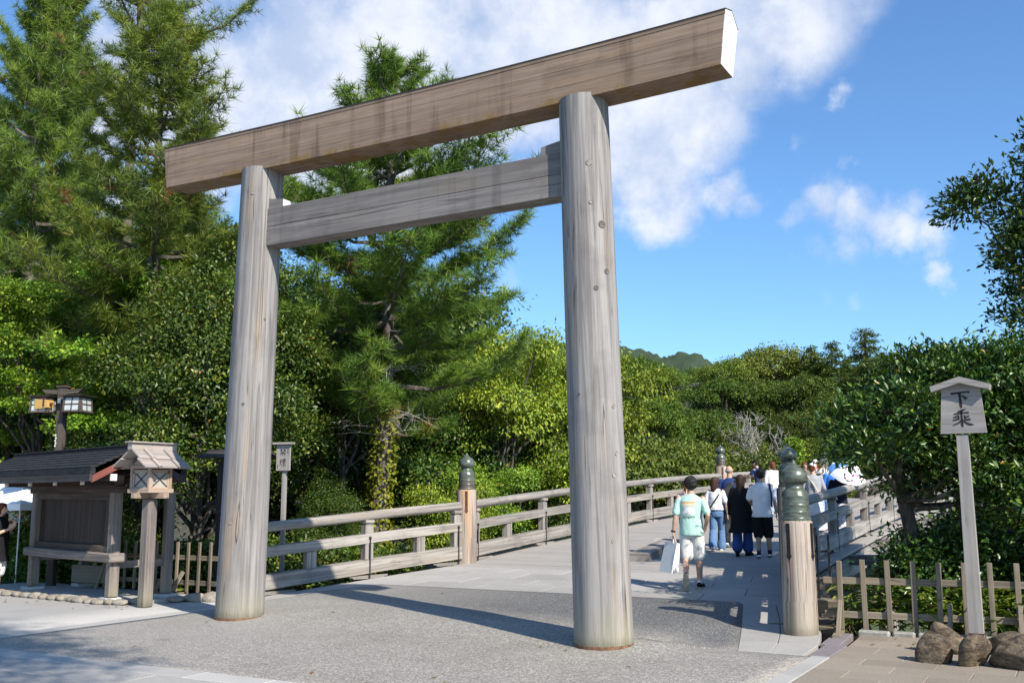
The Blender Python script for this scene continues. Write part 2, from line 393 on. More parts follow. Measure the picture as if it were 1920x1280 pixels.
M['steel'] = simple('steel_tube', (.45, .46, .46), .4, .8)
def bronze():
    m, n, bs = material('patinated_bronze')
    co = n('ShaderNodeNewGeometry').outputs['Position']; rnd = n('ShaderNodeObjectInfo').outputs['Random']
    a = n.noise(n.vmath('MULTIPLY', co, (3, 3, 10)), 3., 6, .65); b = n.noise(co, 14., 4, .6)
    zc = n('ShaderNodeSeparateXYZ', Vector=n('ShaderNodeTexCoord').outputs['Object']).outputs[2]
    c = n.mix(n.maprange(a, .35, .65), (.085, .095, .075, 1), (.16, .185, .15, 1))
    c = n.mix(n.math('MULTIPLY', n.maprange(b, .55, .75), .5), c, (.18, .27, .22, 1))
    c = n.mix(n.math('MULTIPLY', n.maprange(n.math('ADD', zc, n.math('MULTIPLY', a, .2)), .42, .2, 0., .55), n.maprange(rnd, .2, .9, .0, 1.)), c, (.12, .065, .04, 1))
    n.set(bs, 'Base Color', c); bs.inputs['Metallic'].default_value = .3; bs.inputs['Roughness'].default_value = .33
    n.set(bs, 'Normal', n('ShaderNodeBump', Strength=.12, Distance=.01, Height=b).outputs[0])
    return m
M['bronze'] = bronze()
def stone(name, c1, c2, scale=55., rough=.8, stain=.3, streak=False):
    m, n, bs = material(name)
    pos = n('ShaderNodeNewGeometry').outputs['Position']; rnd = n('ShaderNodeObjectInfo').outputs['Random']
    a = n.noise(pos, scale, 3, .6); b = n.noise(pos, 1.3, 5, .6); d = n.noise(n.vmath('MULTIPLY', pos, (1, 4, 1)), 3., 5, .6)
    c = n.mix(n.maprange(a, .3, .7), (*c1, 1), (*c2, 1))
    c = n.mix(n.math('MULTIPLY', n.maprange(b, .45, .7), stain), c, n.mix(1., c, (.66, .65, .64, 1), 'MULTIPLY'))
    c = n.mix(n.math('MULTIPLY', n.maprange(d, .5, .7), stain * .6), c, n.mix(1., c, (.78, .76, .74, 1), 'MULTIPLY'))
    tone = n.maprange(rnd, 0., 1., .9, 1.08, False)
    c = n.mix(1., c, n('ShaderNodeCombineColor', Red=tone, Green=tone, Blue=tone).outputs[0], 'MULTIPLY')
    n.set(bs, 'Base Color', c); bs.inputs['Roughness'].default_value = rough; bs.inputs['Specular IOR Level'].default_value = .25
    n.set(bs, 'Normal', n('ShaderNodeBump', Strength=.35, Distance=.004, Height=a).outputs[0])
    return m
M['granite'] = stone('pale_granite', (.335, .318, .292), (.42, .40, .37))
M['band'] = stone('granite_band', (.39, .373, .345), (.48, .46, .425))
M['concrete'] = stone('pale_concrete', (.36, .347, .325), (.43, .413, .388), 30., stain=.25)
M['tile'] = stone('tan_paving', (.245, .205, .16), (.305, .26, .208), 40.)
M['dark_granite'] = stone('dark_granite', (.16, .14, .145), (.25, .22, .225), 60.)
M['kerb_stone'] = stone('kerb_stone', (.24, .23, .20), (.36, .345, .30), 16.)
M['rock'] = None
def aggregate():
    m, n, bs = material('exposed_aggregate')
    pos = n('ShaderNodeNewGeometry').outputs['Position']
    flat = n.vmath('MULTIPLY', pos, (1, 1, .2))
    v1 = n('ShaderNodeTexVoronoi', Vector=flat, Scale=72.); v2 = n('ShaderNodeTexVoronoi', Vector=flat, Scale=100.)
    sp = n('ShaderNodeSeparateColor', Color=v1.outputs['Color']).outputs[0]; sp2 = n('ShaderNodeSeparateColor', Color=v2.outputs['Color']).outputs[1]
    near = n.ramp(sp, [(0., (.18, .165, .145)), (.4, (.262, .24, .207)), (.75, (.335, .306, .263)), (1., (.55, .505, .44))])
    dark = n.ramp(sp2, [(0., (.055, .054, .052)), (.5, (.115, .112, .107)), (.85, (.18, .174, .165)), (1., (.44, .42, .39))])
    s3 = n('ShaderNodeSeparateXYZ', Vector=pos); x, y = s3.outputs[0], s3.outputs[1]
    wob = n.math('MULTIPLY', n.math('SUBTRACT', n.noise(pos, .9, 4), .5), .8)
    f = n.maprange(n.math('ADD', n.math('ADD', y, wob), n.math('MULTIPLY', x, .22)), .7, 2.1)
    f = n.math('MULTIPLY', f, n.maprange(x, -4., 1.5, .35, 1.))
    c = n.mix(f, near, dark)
    b = n.noise(pos, .7, 5, .6)
    c = n.mix(n.maprange(b, .42, .7, 0., .45), c, n.mix(1., c, (.72, .70, .68, 1), 'MULTIPLY'))
    b2 = n.noise(n.vmath('MULTIPLY', pos, (1.2, 4., 1.)), 1.1, 6, .65, .6)
    c = n.mix(n.maprange(b2, .54, .68, 0., .4), c, n.mix(1., c, (1.28, 1.27, 1.25, 1), 'MULTIPLY'))
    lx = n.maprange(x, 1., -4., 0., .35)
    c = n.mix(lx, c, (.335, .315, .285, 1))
    n.set(bs, 'Base Color', c); bs.inputs['Roughness'].default_value = .75
    h = n.math('MULTIPLY', v1.outputs['Distance'], -1.)
    n.set(bs, 'Normal', n('ShaderNodeBump', Strength=.55, Distance=.008, Height=h).outputs[0])
    return m
M['aggregate'] = aggregate()
def earth(name, c1, c2, c3):
    m, n, bs = material(name)
    pos = n('ShaderNodeNewGeometry').outputs['Position']
    a = n.noise(pos, 2.2, 8, .65); b = n.noise(pos, .35, 4)
    c = n.mix(n.maprange(a, .35, .65), (*c1, 1), (*c2, 1)); c = n.mix(n.maprange(b, .45, .6), c, (*c3, 1))
    n.set(bs, 'Base Color', c); bs.inputs['Roughness'].default_value = .95
    n.set(bs, 'Normal', n('ShaderNodeBump', Strength=.8, Distance=.06, Height=a).outputs[0])
    return m
M['earth'] = earth('forest_floor', (.045, .04, .025), (.085, .075, .045), (.04, .06, .02))
M['mountain'] = earth('wooded_mountain', (.018, .035, .018), (.045, .075, .03), (.03, .05, .025))
def rock_mat():
    m, n, bs = material('rock'); pos = n('ShaderNodeNewGeometry').outputs['Position']
    a = n.noise(n.vmath('MULTIPLY', pos, (1, 1, 2.2)), 7., 8, .65, .5); b = n.noise(pos, 30., 4)
    c = n.mix(n.maprange(a, .35, .65), (.05, .035, .021, 1), (.19, .138, .083, 1)); c = n.mix(n.maprange(b, .55, .75, 0., .5), c, (.30, .28, .22, 1))
    n.set(bs, 'Base Color', c); bs.inputs['Roughness'].default_value = .85
    n.set(bs, 'Normal', n('ShaderNodeBump', Strength=.8, Distance=.04, Height=n.math('ADD', a, n.math('MULTIPLY', b, .25))).outputs[0])
    return m
M['rock'] = rock_mat()
M['cobble'] = stone('border_stone', (.22, .19, .15), (.34, .30, .245), 18.)
M['gravel'] = stone('pale_gravel', (.34, .33, .31), (.50, .48, .45), 90.)
def water():
    m, n, bs = material('river_water'); pos = n('ShaderNodeNewGeometry').outputs['Position']
    bs.inputs['Base Color'].default_value = (.03, .06, .05, 1); bs.inputs['Roughness'].default_value = .08
    n.set(bs, 'Normal', n('ShaderNodeBump', Strength=.3, Distance=.05, Height=n.noise(pos, 2.5, 4)).outputs[0]); return m
M['water'] = water()
M['bark_pine'] = bark('pine_bark', (.07, .055, .045), (.17, .145, .12))
M['bark'] = bark('tree_bark', (.04, .033, .027), (.11, .093, .075))
M['bark_pale'] = bark('pale_bark', (.22, .20, .17), (.42, .39, .34))
M['needle'] = leaf_mat('pine_needles', (.05, .105, .02), (.15, .24, .03), (.33, .41, .055), .25, .5, c4=(.26, .12, .04))
M['maple'] = leaf_mat('maple_leaves', (.075, .16, .018), (.18, .29, .024), (.38, .44, .04), .25, .5)
M['broad'] = leaf_mat('broad_leaves', (.03, .07, .014), (.07, .125, .018), (.25, .29, .04), .16, .36)
M['yellow'] = leaf_mat('yellow_green_leaves', (.065, .135, .015), (.22, .325, .028), (.47, .53, .055), .24, .5)
M['glossy'] = leaf_mat('glossy_leaves', (.018, .043, .01), (.055, .11, .017), (.20, .26, .035), .13, .34, .45)
M['hill_leaf'] = leaf_mat('hill_leaves', (.04, .075, .013), (.115, .175, .022), (.27, .33, .045), .18, .6, .25, (.7, 1.3))
M['hill_pale'] = leaf_mat('pale_hill_leaves', (.07, .105, .018), (.15, .195, .03), (.28, .31, .055), .2, .6, .25, (.75, 1.2))
M['hill_dark'] = leaf_mat('dark_hill_leaves', (.032, .06, .011), (.09, .14, .019), (.22, .26, .035), .18, .6, .25, (.75, 1.35))
M['bamboo_leaf'] = leaf_mat('bamboo_grass_leaves', (.06, .13, .02), (.17, .27, .035), (.60, .58, .20), .4, .4)
M['fresh'] = leaf_mat('fresh_leaves', (.04, .095, .016), (.095, .165, .022), (.24, .29, .04), .3, .45)
M['ivy'] = leaf_mat('ivy_leaves', (.14, .22, .02), (.28, .34, .03), (.42, .42, .05), .4, .5)
# ------------------------------------------------------------------ the ground's height
_BY = [-1e4, 0, 1.2, 2, 3, 4, 5, 6.79]; _BZ = [0, 0, 0, .03, .107, .182, .262, .382]
def sm(t): t = np.clip(t, 0, 1); return t * t * (3 - 2 * t)
def gz(X, Y):
    X = np.asarray(X, float); Y = np.asarray(Y, float); t = Y - 6.79
    b = np.where(Y < 6.79, np.interp(Y, _BY, _BZ), .382 + .0689 * t - .000996 * t * t)
    m = np.interp(Y, [-.3, .6, 1.4, 2.2, 3, 4, 5], [0, .085, .12, .09, .045, .01, 0])
    return b + m * sm((3.9 - X) / .7) * sm((X + 4.2) / .8)
def wing_x(Y): return np.interp(Y, [1.0, 1.93, 6.79], [4.80, 4.65, 3.32])
def terrain(X, Y):
    X = np.asarray(X, float); Y = np.asarray(Y, float)
    z = np.full(np.broadcast(X, Y).shape, -.12)
    bank = sm((Y - 3.5) / 9) * -3.2
    far_left = sm((-X - 13) / 6)
    z = z + bank * (1 - far_left * .85) * sm((np.abs(X) - 2.0) / 2.5 + .4)
    hill = sm((Y - 30) / 60) * 9 + sm((Y - 85) / 120) * 16
    z = z + hill * sm((-X - 2 + (Y - 30) * .35) / 14 + .2)
    z = z + sm((Y - 34) / 5) * 2.6 * (np.abs(X) > -1)
    return z + .12 * np.sin(X * .9 + 1.3 * np.sin(Y * .7)) * sm((Y - 4) / 4)

def grid_mesh(name, xs, ys, zf, mat, smooth=True):
    Xg, Yg = np.meshgrid(xs, ys); Z = zf(Xg, Yg); nx, ny = len(xs), len(ys)
    co = np.stack([Xg, Yg, Z], -1).reshape(-1, 3)
    i = (np.arange(ny - 1)[:, None] * nx + np.arange(nx - 1)[None]).ravel()
    t = np.concatenate([np.stack([i, i + 1, i + nx + 1], 1), np.stack([i, i + nx + 1, i + nx], 1)])
    return raw_mesh(name, co, t, mat, smooth=smooth)
xs = np.concatenate([np.linspace(-900, -70, 20), np.linspace(-65, -22, 22), np.linspace(-20, 22, 85), np.linspace(25, 70, 18), np.linspace(80, 900, 20)])
ys = np.concatenate([np.linspace(-500, -30, 12), np.linspace(-25, 1.5, 14), np.linspace(2, 22, 41), np.linspace(23, 120, 60), np.linspace(130, 1500, 30)])
def ter_z(X, Y):
    z = terrain(X, Y)
    under = (np.abs(X) < np.where(Y < 1.9, 60., wing_x(np.clip(Y, 1, 7)) + .3)) & (Y < 6.5) & (Y > -25)
    return np.where(under, np.minimum(z, -.3), z)
tag(link('ground', grid_mesh('ground', xs, ys, ter_z, M['earth'])), kind='structure', label='dark earth of the banks under the trees')
tag(link('river', grid_mesh('river', np.linspace(-60, 60, 9), np.linspace(9, 40, 6), lambda X, Y: np.full(X.shape, -2.6), M['water'])), kind='structure', label='dark river water under the bridge')

def strip(name, Ys, xl, xr, dz, mat, ncol=24, skirt=.12, kind='structure', label=None, parent=None):
    """paved sheet following the ground between two edges"""
    Ys = np.asarray(Ys, float); t = np.linspace(0, 1, ncol)
    L = np.array([xl(y) for y in Ys]); Rr = np.array([xr(y) for y in Ys])
    Xg = L[:, None] * (1 - t) + Rr[:, None] * t; Yg = np.repeat(Ys[:, None], ncol, 1); Z = gz(Xg, Yg) + dz
    co = np.stack([Xg, Yg, Z], -1).reshape(-1, 3); ny = len(Ys)
    i = (np.arange(ny - 1)[:, None] * ncol + np.arange(ncol - 1)[None]).ravel()
    tr = [np.stack([i, i + 1, i + ncol + 1], 1), np.stack([i, i + ncol + 1, i + ncol], 1)]
    rim = np.concatenate([np.arange(ncol), np.arange(1, ny) * ncol + ncol - 1, (ny - 1) * ncol + np.arange(ncol - 2, -1, -1), np.arange(ny - 2, 0, -1) * ncol])
    low = co[rim].copy(); low[:, 2] -= skirt; k = len(co); m = len(rim); a = np.arange(m); b = (a + 1) % m
    tr += [np.stack([rim[a], k + a, k + b], 1), np.stack([rim[a], k + b, rim[b]], 1)]
    o = link(name, raw_mesh(name, np.concatenate([co, low]), np.concatenate(tr), mat, smooth=False), parent)
    return tag(o, label=label, kind=kind)

agL = lambda y: float(np.interp(y, [-3.43, .3, 3.55, 3.75], [-4.02, -4.02, -3.36, -3.2]))
agR = lambda y: float(np.interp(y, [-3.43, .39, .40, 3.53, 3.75], [5.12, 5.12, 4.32, 3.44, 3.3]))
ysag = np.concatenate([np.linspace(-3.43, .39, 28), np.linspace(.40, 3.75, 30)])
strip('aggregate_paving', ysag, agL, agR, .0, M['aggregate'], 44, label='speckled exposed-aggregate paving under the gate')
strip('left_forecourt', np.linspace(-9, 1.75, 24), lambda y: -26., lambda y: -4.345, .0, M['concrete'], 16, label='smooth pale concrete forecourt left of the gate')

def slab(name, parent, x0, x1, y0, y1, mat, gap=.006, dz=.0, th=.08, zf=gz, skew=None):
    x0 += gap; x1 -= gap; y0 += gap; y1 -= gap; c = .006
    P = [(x0, y0), (x1, y0), (x1, y1), (x0, y1)]; Q = [(x0 + c, y0 + c), (x1 - c, y0 + c), (x1 - c, y1 - c), (x0 + c, y1 - c)]
    if skew: P = [skew(*p) for p in P]; Q = [skew(*p) for p in Q]
    z = [float(zf(*p)) + dz for p in P]
    V = [(*q, h) for q, h in zip(Q, z)] + [(*p, h - c) for p, h in zip(P, z)] + [(*p, h - th) for p, h in zip(P, z)]
    F = [[0, 1, 2, 3]] + [[4 + i, 4 + (i + 1) % 4, (i + 1) % 4, i] for i in range(4)] + [[8 + i, 8 + (i + 1) % 4, 4 + (i + 1) % 4, 4 + i] for i in range(4)]
    b = B(); b.add(V, F, [[(0, 0)] * 4] * 9); return b.obj(name, mat, parent)

# granite bands round the aggregate
bands = tag(empty('stone_band'), kind='structure', label='pale granite bands framing the aggregate paving')
for i in range(11): slab('kerb_slab', bands, -4.36 + i * .9, -3.46 + i * .9 if i < 10 else 5.33, -3.77, -3.43, M['band'])
for i in range(5): slab('kerb_slab', bands, 5.12, 5.33, -3.43 + i * .84, -2.59 + i * .84, M['band'])
for i in range(4): slab('kerb_slab', bands, -4.345, -4.02, -3.43 + i * .95, -2.48 + i * .95, M['band'])
for i in range(2): slab('kerb_slab', bands, -4.36, -4.02, .37 + i * .8, 1.17 + i * .8, M['band'], skew=lambda x, y: (x + .2 * (y - .37), y))
# slabs in the foreground, and the tan paving on the right
fore = tag(empty('slab_pavement'), kind='structure', label='large stone slabs in the foreground')
for r_ in range(4):
    for i in range(12):
        x0 = -6.2 + i * 1.2 + (r_ % 2) * .6
        slab('stone_slab', fore, x0, x0 + 1.2, -3.77 - (r_ + 1) * .55, -3.77 - r_ * .55, M['granite'], .004, -.004)
strip('foreground_paving', np.linspace(-26, -5.98, 10), lambda y: -26., lambda y: 26., -.004, M['granite'], 10, label='plain stone paving nearest the viewer')
tiles = tag(empty('tile_pavement'), kind='structure', label='tan stone paving in front of the right fence')
for r_ in range(14):
    for i in range(6):
        x0 = 5.33 + (i - (r_ % 2) * .5) * .72
        x1 = x0 + .72; x0 = max(x0, 5.332); y0 = -3.7 + r_ * .42
        if y0 + .42 > 2.2 or x1 - x0 < .05: continue
        slab('paving_tile', tiles, x0, x1, y0, y0 + .42, M['tile'], .0018, 0)
strip('right_paving', np.linspace(-5.9, 2.1, 12), lambda y: 9.7, lambda y: 26., .0, M['tile'], 8, label='tan paving running off to the right')

# granite apron before the deck and beside the wings
apron = tag(empty('granite_apron'), kind='structure', label='pale granite slabs between aggregate and bridge deck')
cols = np.linspace(-1, 1, 7); rows = [3.75, 4.35, 4.98, 5.6, 6.2]
def ap(x, y): return (x * (wing_x(y) - .12), y)
for j in range(4):
    for i in range(6):
        sh = (j % 2) * .165
        a, b_ = cols[i] + (sh if i else 0), cols[i + 1] + (sh if i < 5 else 0)
        slab('granite_slab', apron, a, b_, rows[j], rows[j + 1], M['granite'], .0015, .002, skew=ap)
def side(sgn):
    ed = [.40, 1.2, 2.0, 2.85, 3.75]
    for j in range(4):
        def sk(x, y): return (sgn * ((agR(max(y, .401)) if sgn > 0 else -agL(y)) * (1 - x) + (wing_x(y) + (.25 if sgn > 0 else -.1)) * x), y)
        for x0, x1 in ((.0, .5), (.5, 1.)):
            slab('granite_slab', apron, x0 * sgn if False else x0, x1, ed[j], ed[j + 1], M['granite'], .004, .002, skew=(lambda x, y, s=sgn: sk(x, y)))
side(1); side(-1)
# dark corner blocks beside the near post
for (x0, x1, y0, y1) in ((5.09, 5.33, .42, 1.3), (5.02, 5.24, 1.3, 2.1)): slab('corner_block', apron, x0, x1, y0, y1, M['dark_granite'], .004, .006)

# bridge deck: planks across, one mesh
def deck():
    b = B(); y = 6.2; k = 0; rr = random.Random(3)
    while y < 76:
        wd = .236; dz = rr.uniform(-.002, .002)
        z0, z1 = float(gz(0, y + .003)), float(gz(0, y + wd - .003)); hw = 3.62 if y > 6.8 else 3.3
        xs_ = [-hw, rr.uniform(-1.2, 1.2), hw]
        for i in range(2):
            x0, x1 = xs_[i] + .002, xs_[i + 1] - .002
            ya, yb = y + .005, y + wd - .005
            V = [(x0, ya, z0 + dz), (x1, ya, z0 + dz), (x1, yb, z1 + dz), (x0, yb, z1 + dz), (x0, ya, z0 - .06), (x1, ya, z0 - .06), (x1, yb, z1 - .06), (x0, yb, z1 - .06)]
            u = rr.uniform(0, 50); v = rr.uniform(0, 50)
            b.add(V, [[0, 1, 2, 3], [4, 5, 1, 0], [6, 7, 3, 2], [5, 6, 2, 1], [7, 4, 0, 3]], [[(u, v), (u + x1 - x0, v), (u + x1 - x0, v + wd), (u, v + wd)]] * 5)
        y += wd; k += 1
    return b
o = deck().obj('bridge_deck', M['deck']); tag(o, label='pale timber deck of the arched bridge, planks laid across', kind='structure')
b = B()                                               # edge girders, cross-beam ends and piers under the deck
for s in (-1, 1):
    P = [(s * 3.45, y, float(gz(0, y)) - .32) for y in np.arange(6.6, 76, 1.5)]
    b.sweep(P, [(-.14, -.2), (.14, -.2), (.14, .2), (-.14, .2)])
for y in np.arange(6.9, 76, 3.32):
    z = float(gz(0, y)) - .17; b.box((0, y, z), (8.6, .22, .2), bev=.01)
for y in (18, 29, 40, 51, 62, 73):
    for x in (-2.9, -1, 1, 2.9): b.tube([(x, y, -6), (x, y, float(gz(0, y)) - .2)], .25, 10)
tag(b.obj('bridge_frame', M['rail']), kind='structure', label='timber girders, beam ends and piles carrying the deck')
b = B(); b.box((4.55, 3.9, -.02), (.9, 3.0, .18), bev=.01, grain=1)
b.box((4.86, 2.75, .30), (.32, .5, .17), bev=.012, grain=1)
tag(b.obj('timber_ledge', M['fence']), label='dark weathered timber ledge behind the near right post', cat='ledge')

# ------------------------------------------------------------------ the gate
torii = thing('torii_gate', 'huge unpainted wooden shrine gate with two round pillars and a slanting top beam', 'shrine gate')
S2, LEAN, HK, RB, RT = 2.8704, .0235, 6.6078, .3443, .3104
def pillar(sgn):
    b = B(); zs = np.linspace(.035, HK + .02, 34)
    rr = np.random.default_rng(5 + sgn)
    pts = [(sgn * (S2 - LEAN * z), 0, z) for z in zs]
    b.tube(pts, [RB + (RT - RB) * z / HK for z in zs], 56, ref=(.7, -.7, 0))
    p = b.obj('pillar', M['pillar'], torii)
    g = B(); g.lathe([(RB + .005, 0), (RB + .007, .038), (RB - .02, .042)], (sgn * S2, 0, .0), 48)
    g.obj('base_ring', M['rust'], p)
    def knot(name, z, ang, r, dark):
        a = R(ang); rad = RB + (RT - RB) * z / HK; n_ = Vector((math.cos(a), math.sin(a), 0))
        c = Vector((sgn * (S2 - LEAN * z), 0, z)) + n_ * (rad - .012)
        k = B(); k.lathe([(r, 0), (r, .014), (r * .86, .021), (r * .55, .016), (r * .2, .018), (.001, .017)], c, 14, axis=n_)
        k.obj(name, M['knot'] if dark else M['plug'], p)
    return p, knot
def wood_plain(name, c1, c2): return simple(name, c1, .8, var=.4, scale=30, bump=.3)
M['knot'] = wood_plain('knot_dark', (.13, .11, .10), 0); M['plug'] = wood_plain('knot_plug', (.27, .235, .22), 0)
p, knot = pillar(1)
for z, a, r, dk in ((5.72, -58, .04, 0), (5.22, -57, .027, 0), (4.95, -33, .05, 1), (4.37, -26, .036, 1), (4.16, -53, .03, 1), (2.75, -24, .028, 0), (2.2, -22, .026, 0), (1.95, -30, .03, 0), (2.9, -98, .014, 1), (1.2, -40, .018, 0)): knot('knot', z, a, r, dk)
p, knot = pillar(-1)
for z, a, r, dk in ((6.2, -70, .028, 0), (3.05, -64, .022, 1), (1.35, -80, .02, 0), (4.3, -20, .018, 1)): knot('knot', z, a, r, dk)
# top beam: three stacked boards under a sloped cap, ends cut outward and gently upswept
XE, DK, HB = S2 + 1.7055, .2228, .6422
def sori(x): return .05 * (abs(x) / XE) ** 2.4
def kasagi_layer(z0, z1, d0, d1, back=None):
    b = B(); n = 25; V = []
    for x in np.linspace(-1, 1, n):
        for z in (z0, z1):
            X = x * (XE + .079 * z / HB); zz = HK - .035 + z + sori(X) + .0
            for dd in (-1, 1): V.append((X, dd * (DK - .0015 * (z0 > 0)), zz))
    F = []; U = []
    for i in range(n - 1):
        a = i * 4; c = a + 4
        for q in ((0, 4, 6, 2), (5, 1, 3, 7), (1, 5, 4, 0), (2, 6, 7, 3)):
            F.append([a + k for k in q]); U.append([(V[a + k][0], V[a + k][2] * (1 if q[0] in (0, 5) else 0) + V[a + k][1] * (0 if q[0] in (0, 5) else 1) + z0 * 7) for k in q])
    b.add(V, F, U); return b
kas = empty('top_beam', parent=torii)
e_ = B()
for z0, z1 in ((0, .205), (.209, .418), (.422, .60)):
    kasagi_layer(z0, z1, 0, 0).obj('beam_board', M['beam'], kas)
capb = B(); n = 25; V = []                             # sloped roof of the beam
for x in np.linspace(-1, 1, n):
    X = x * (XE + .079); zz = HK - .035 + .603 + sori(X)
    V += [(X, -DK - .004, zz), (X, -DK - .004, zz + .055), (X, 0.02, zz + .13), (X, DK + .004, zz - .02), (X, DK + .004, zz - .05)]
F = []; U = []
for i in range(n - 1):
    for k in range(5):
        j = (k + 1) % 5; F.append([i * 5 + k, i * 5 + 5 + k, i * 5 + 5 + j, i * 5 + j]); U.append([(V[i * 5][0], k * .1), (V[i * 5 + 5][0], k * .1), (V[i * 5 + 5][0], k * .1 + .1), (V[i * 5][0], k * .1 + .1)])
F += [[0, 1, 2, 3, 4], [(n - 1) * 5 + k for k in (4, 3, 2, 1, 0)]]; U += [[(0, 0)] * 5] * 2
capb.add(V, F, U); capb.obj('beam_cap', M['beam'], kas)
cop = B(); V = []; F = []; U = []
for x in np.linspace(-1, 1, n):
    X = x * (XE + .086); zz = HK - .035 + .603 + sori(X)
    V += [(X, -DK - .012, zz + .047), (X, -DK - .012, zz + .06), (X, .02, zz + .138), (X, DK + .01, zz - .012), (X, DK + .01, zz - .026), (X, .02, zz + .128)]
for i in range(n - 1):
    for k in range(6):
        j = (k + 1) % 6; F.append([i * 6 + k, i * 6 + 6 + k, i * 6 + 6 + j, i * 6 + j]); U.append([(0, 0)] * 4)
F += [[0, 1, 2, 5], [2, 3, 4, 5]]; U += [[(0, 0)] * 4] * 2
cop.add(V, F, U); cop.obj('cap_sheet', M['dark_wood'], kas)
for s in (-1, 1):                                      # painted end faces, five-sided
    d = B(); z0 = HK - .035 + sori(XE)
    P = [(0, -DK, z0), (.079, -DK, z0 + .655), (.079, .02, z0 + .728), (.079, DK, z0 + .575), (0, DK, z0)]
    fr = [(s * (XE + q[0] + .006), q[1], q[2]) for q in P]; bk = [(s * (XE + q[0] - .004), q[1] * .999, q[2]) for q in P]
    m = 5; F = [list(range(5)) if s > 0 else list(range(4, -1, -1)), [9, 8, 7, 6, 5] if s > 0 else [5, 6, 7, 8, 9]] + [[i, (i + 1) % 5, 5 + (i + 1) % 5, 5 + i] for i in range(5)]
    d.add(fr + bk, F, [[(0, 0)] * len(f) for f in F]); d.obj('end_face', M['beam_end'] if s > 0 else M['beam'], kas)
# tie beam and wedges
NB, NT2, DN = 5.4034, 5.9695, .145
tie = empty('tie_beam', parent=torii)
for z0, z1 in ((NB, NB + .283), (NB + .287, NT2)):
    b = B(); b.box((0, 0, (z0 + z1) / 2), (2 * (S2 - .13) - .1, 2 * DN, z1 - z0), bev=.006, grain=0); b.obj('beam_board', M['tie'], tie)
for s in (-1, 1):
    x0 = s * (S2 - .14 - .20); x1 = s * (S2 - .14 - .56)
    wv_ = B(); P = [(x0, NT2 + .003), (x1, NT2 + .003), (x1, NT2 + .115), (x0, NT2 + .17)]
    if s > 0: P = P[::-1]
    wv_.prism(P, (0, -.13, 0), (1, 0, 0), (0, 0, 1), (0, -1, 0), .26); wv_.obj('wedge', M['tie'], torii)
    if s < 0:
        e = B(); e.box((x1 + .003, 0, NT2 + .06), (.006, .255, .105)); e.obj('wedge_end', M['beam_end'], torii)

# ------------------------------------------------------------------ bridge railings
def newel(parent, x, y, z, hw=1.47, straps=(-60, 30, 120, 210), wood_h=None, red=True, r0=.212, r1=.198):
    b = B(); b.lathe([(r0, -.1), (r0, .02), (r0 * .985, .5), (r1, hw - .02), (r1 - .015, hw)], (0, 0, 0), 36)
    p = b.obj('newel_post', M['post_wood'], parent, (x, y, z) if parent is None else None)
    p.location = (x - parent.location.x, y - parent.location.y, z - parent.location.z)
    c = B(); h = hw
    prof = [(.180, -.015), (.182, 0), (.182, .004), (.182, .034), (.180, .038), (.168, .041), (.1665, .05), (.166, .055), (.166, .068), (.166, .092), (.1664, .095), (.1695, .099), (.1695, .112), (.1664, .116), (.166, .119), (.1655, .15), (.1652, .178), (.1655, .181), (.1685, .185), (.1685, .199), (.1655, .203), (.165, .206), (.1645, .24), (.164, .292), (.1643, .295), (.1675, .299), (.1675, .314), (.1645, .318), (.162, .33), (.155, .352), (.140, .375), (.122, .392), (.110, .405), (.106, .418), (.106, .432), (.112, .438), (.112, .446), (.108, .452), (.122, .459), (.145, .472), (.160, .495), (.1665, .525), (.165, .558), (.152, .598), (.126, .634), (.094, .660), (.062, .683), (.038, .706), (.026, .728), (.018, .745), (.008, .757), (.001, .759)]
    c.lathe([(r, zz) for r, zz in prof], (0, 0, 0), 40)
    cp = c.obj('bronze_cap', M['bronze'], p, (0, 0, h))
    for q in range(14):
        a = 2 * math.pi * q / 14; k = B(); k.lathe([(.008, 0), (.007, .006), (.001, .009)], (.181 * math.cos(a), .181 * math.sin(a), .02), 8, axis=(math.cos(a), math.sin(a), 0)); k.obj('rivet', M['bronze'], cp)
    for ang in straps:
        a = R(ang); rd = r1 + .008; s = B()
        prof2 = [(-.024, -.03), (.024, -.03), (.024, -.40), (.034, -.43), (.0, -.485), (-.034, -.43), (-.024, -.40)]
        ex = np.array((-math.sin(a), math.cos(a), 0)); ez = np.array((math.cos(a), math.sin(a), 0))
        s.prism(prof2[::-1], ez * (rd + .004), ex, (0, 0, 1), ez, .012)
        for zz in (-.09, -.19, -.29, -.38): s.lathe([(.008, 0), (.006, .006), (.001, .008)], ez * (rd + .004) + np.array((0, 0, zz)), 8, axis=ez)
        s.obj('strap', M['iron_red'] if red else M['iron'], p, (0, 0, h))
    return p
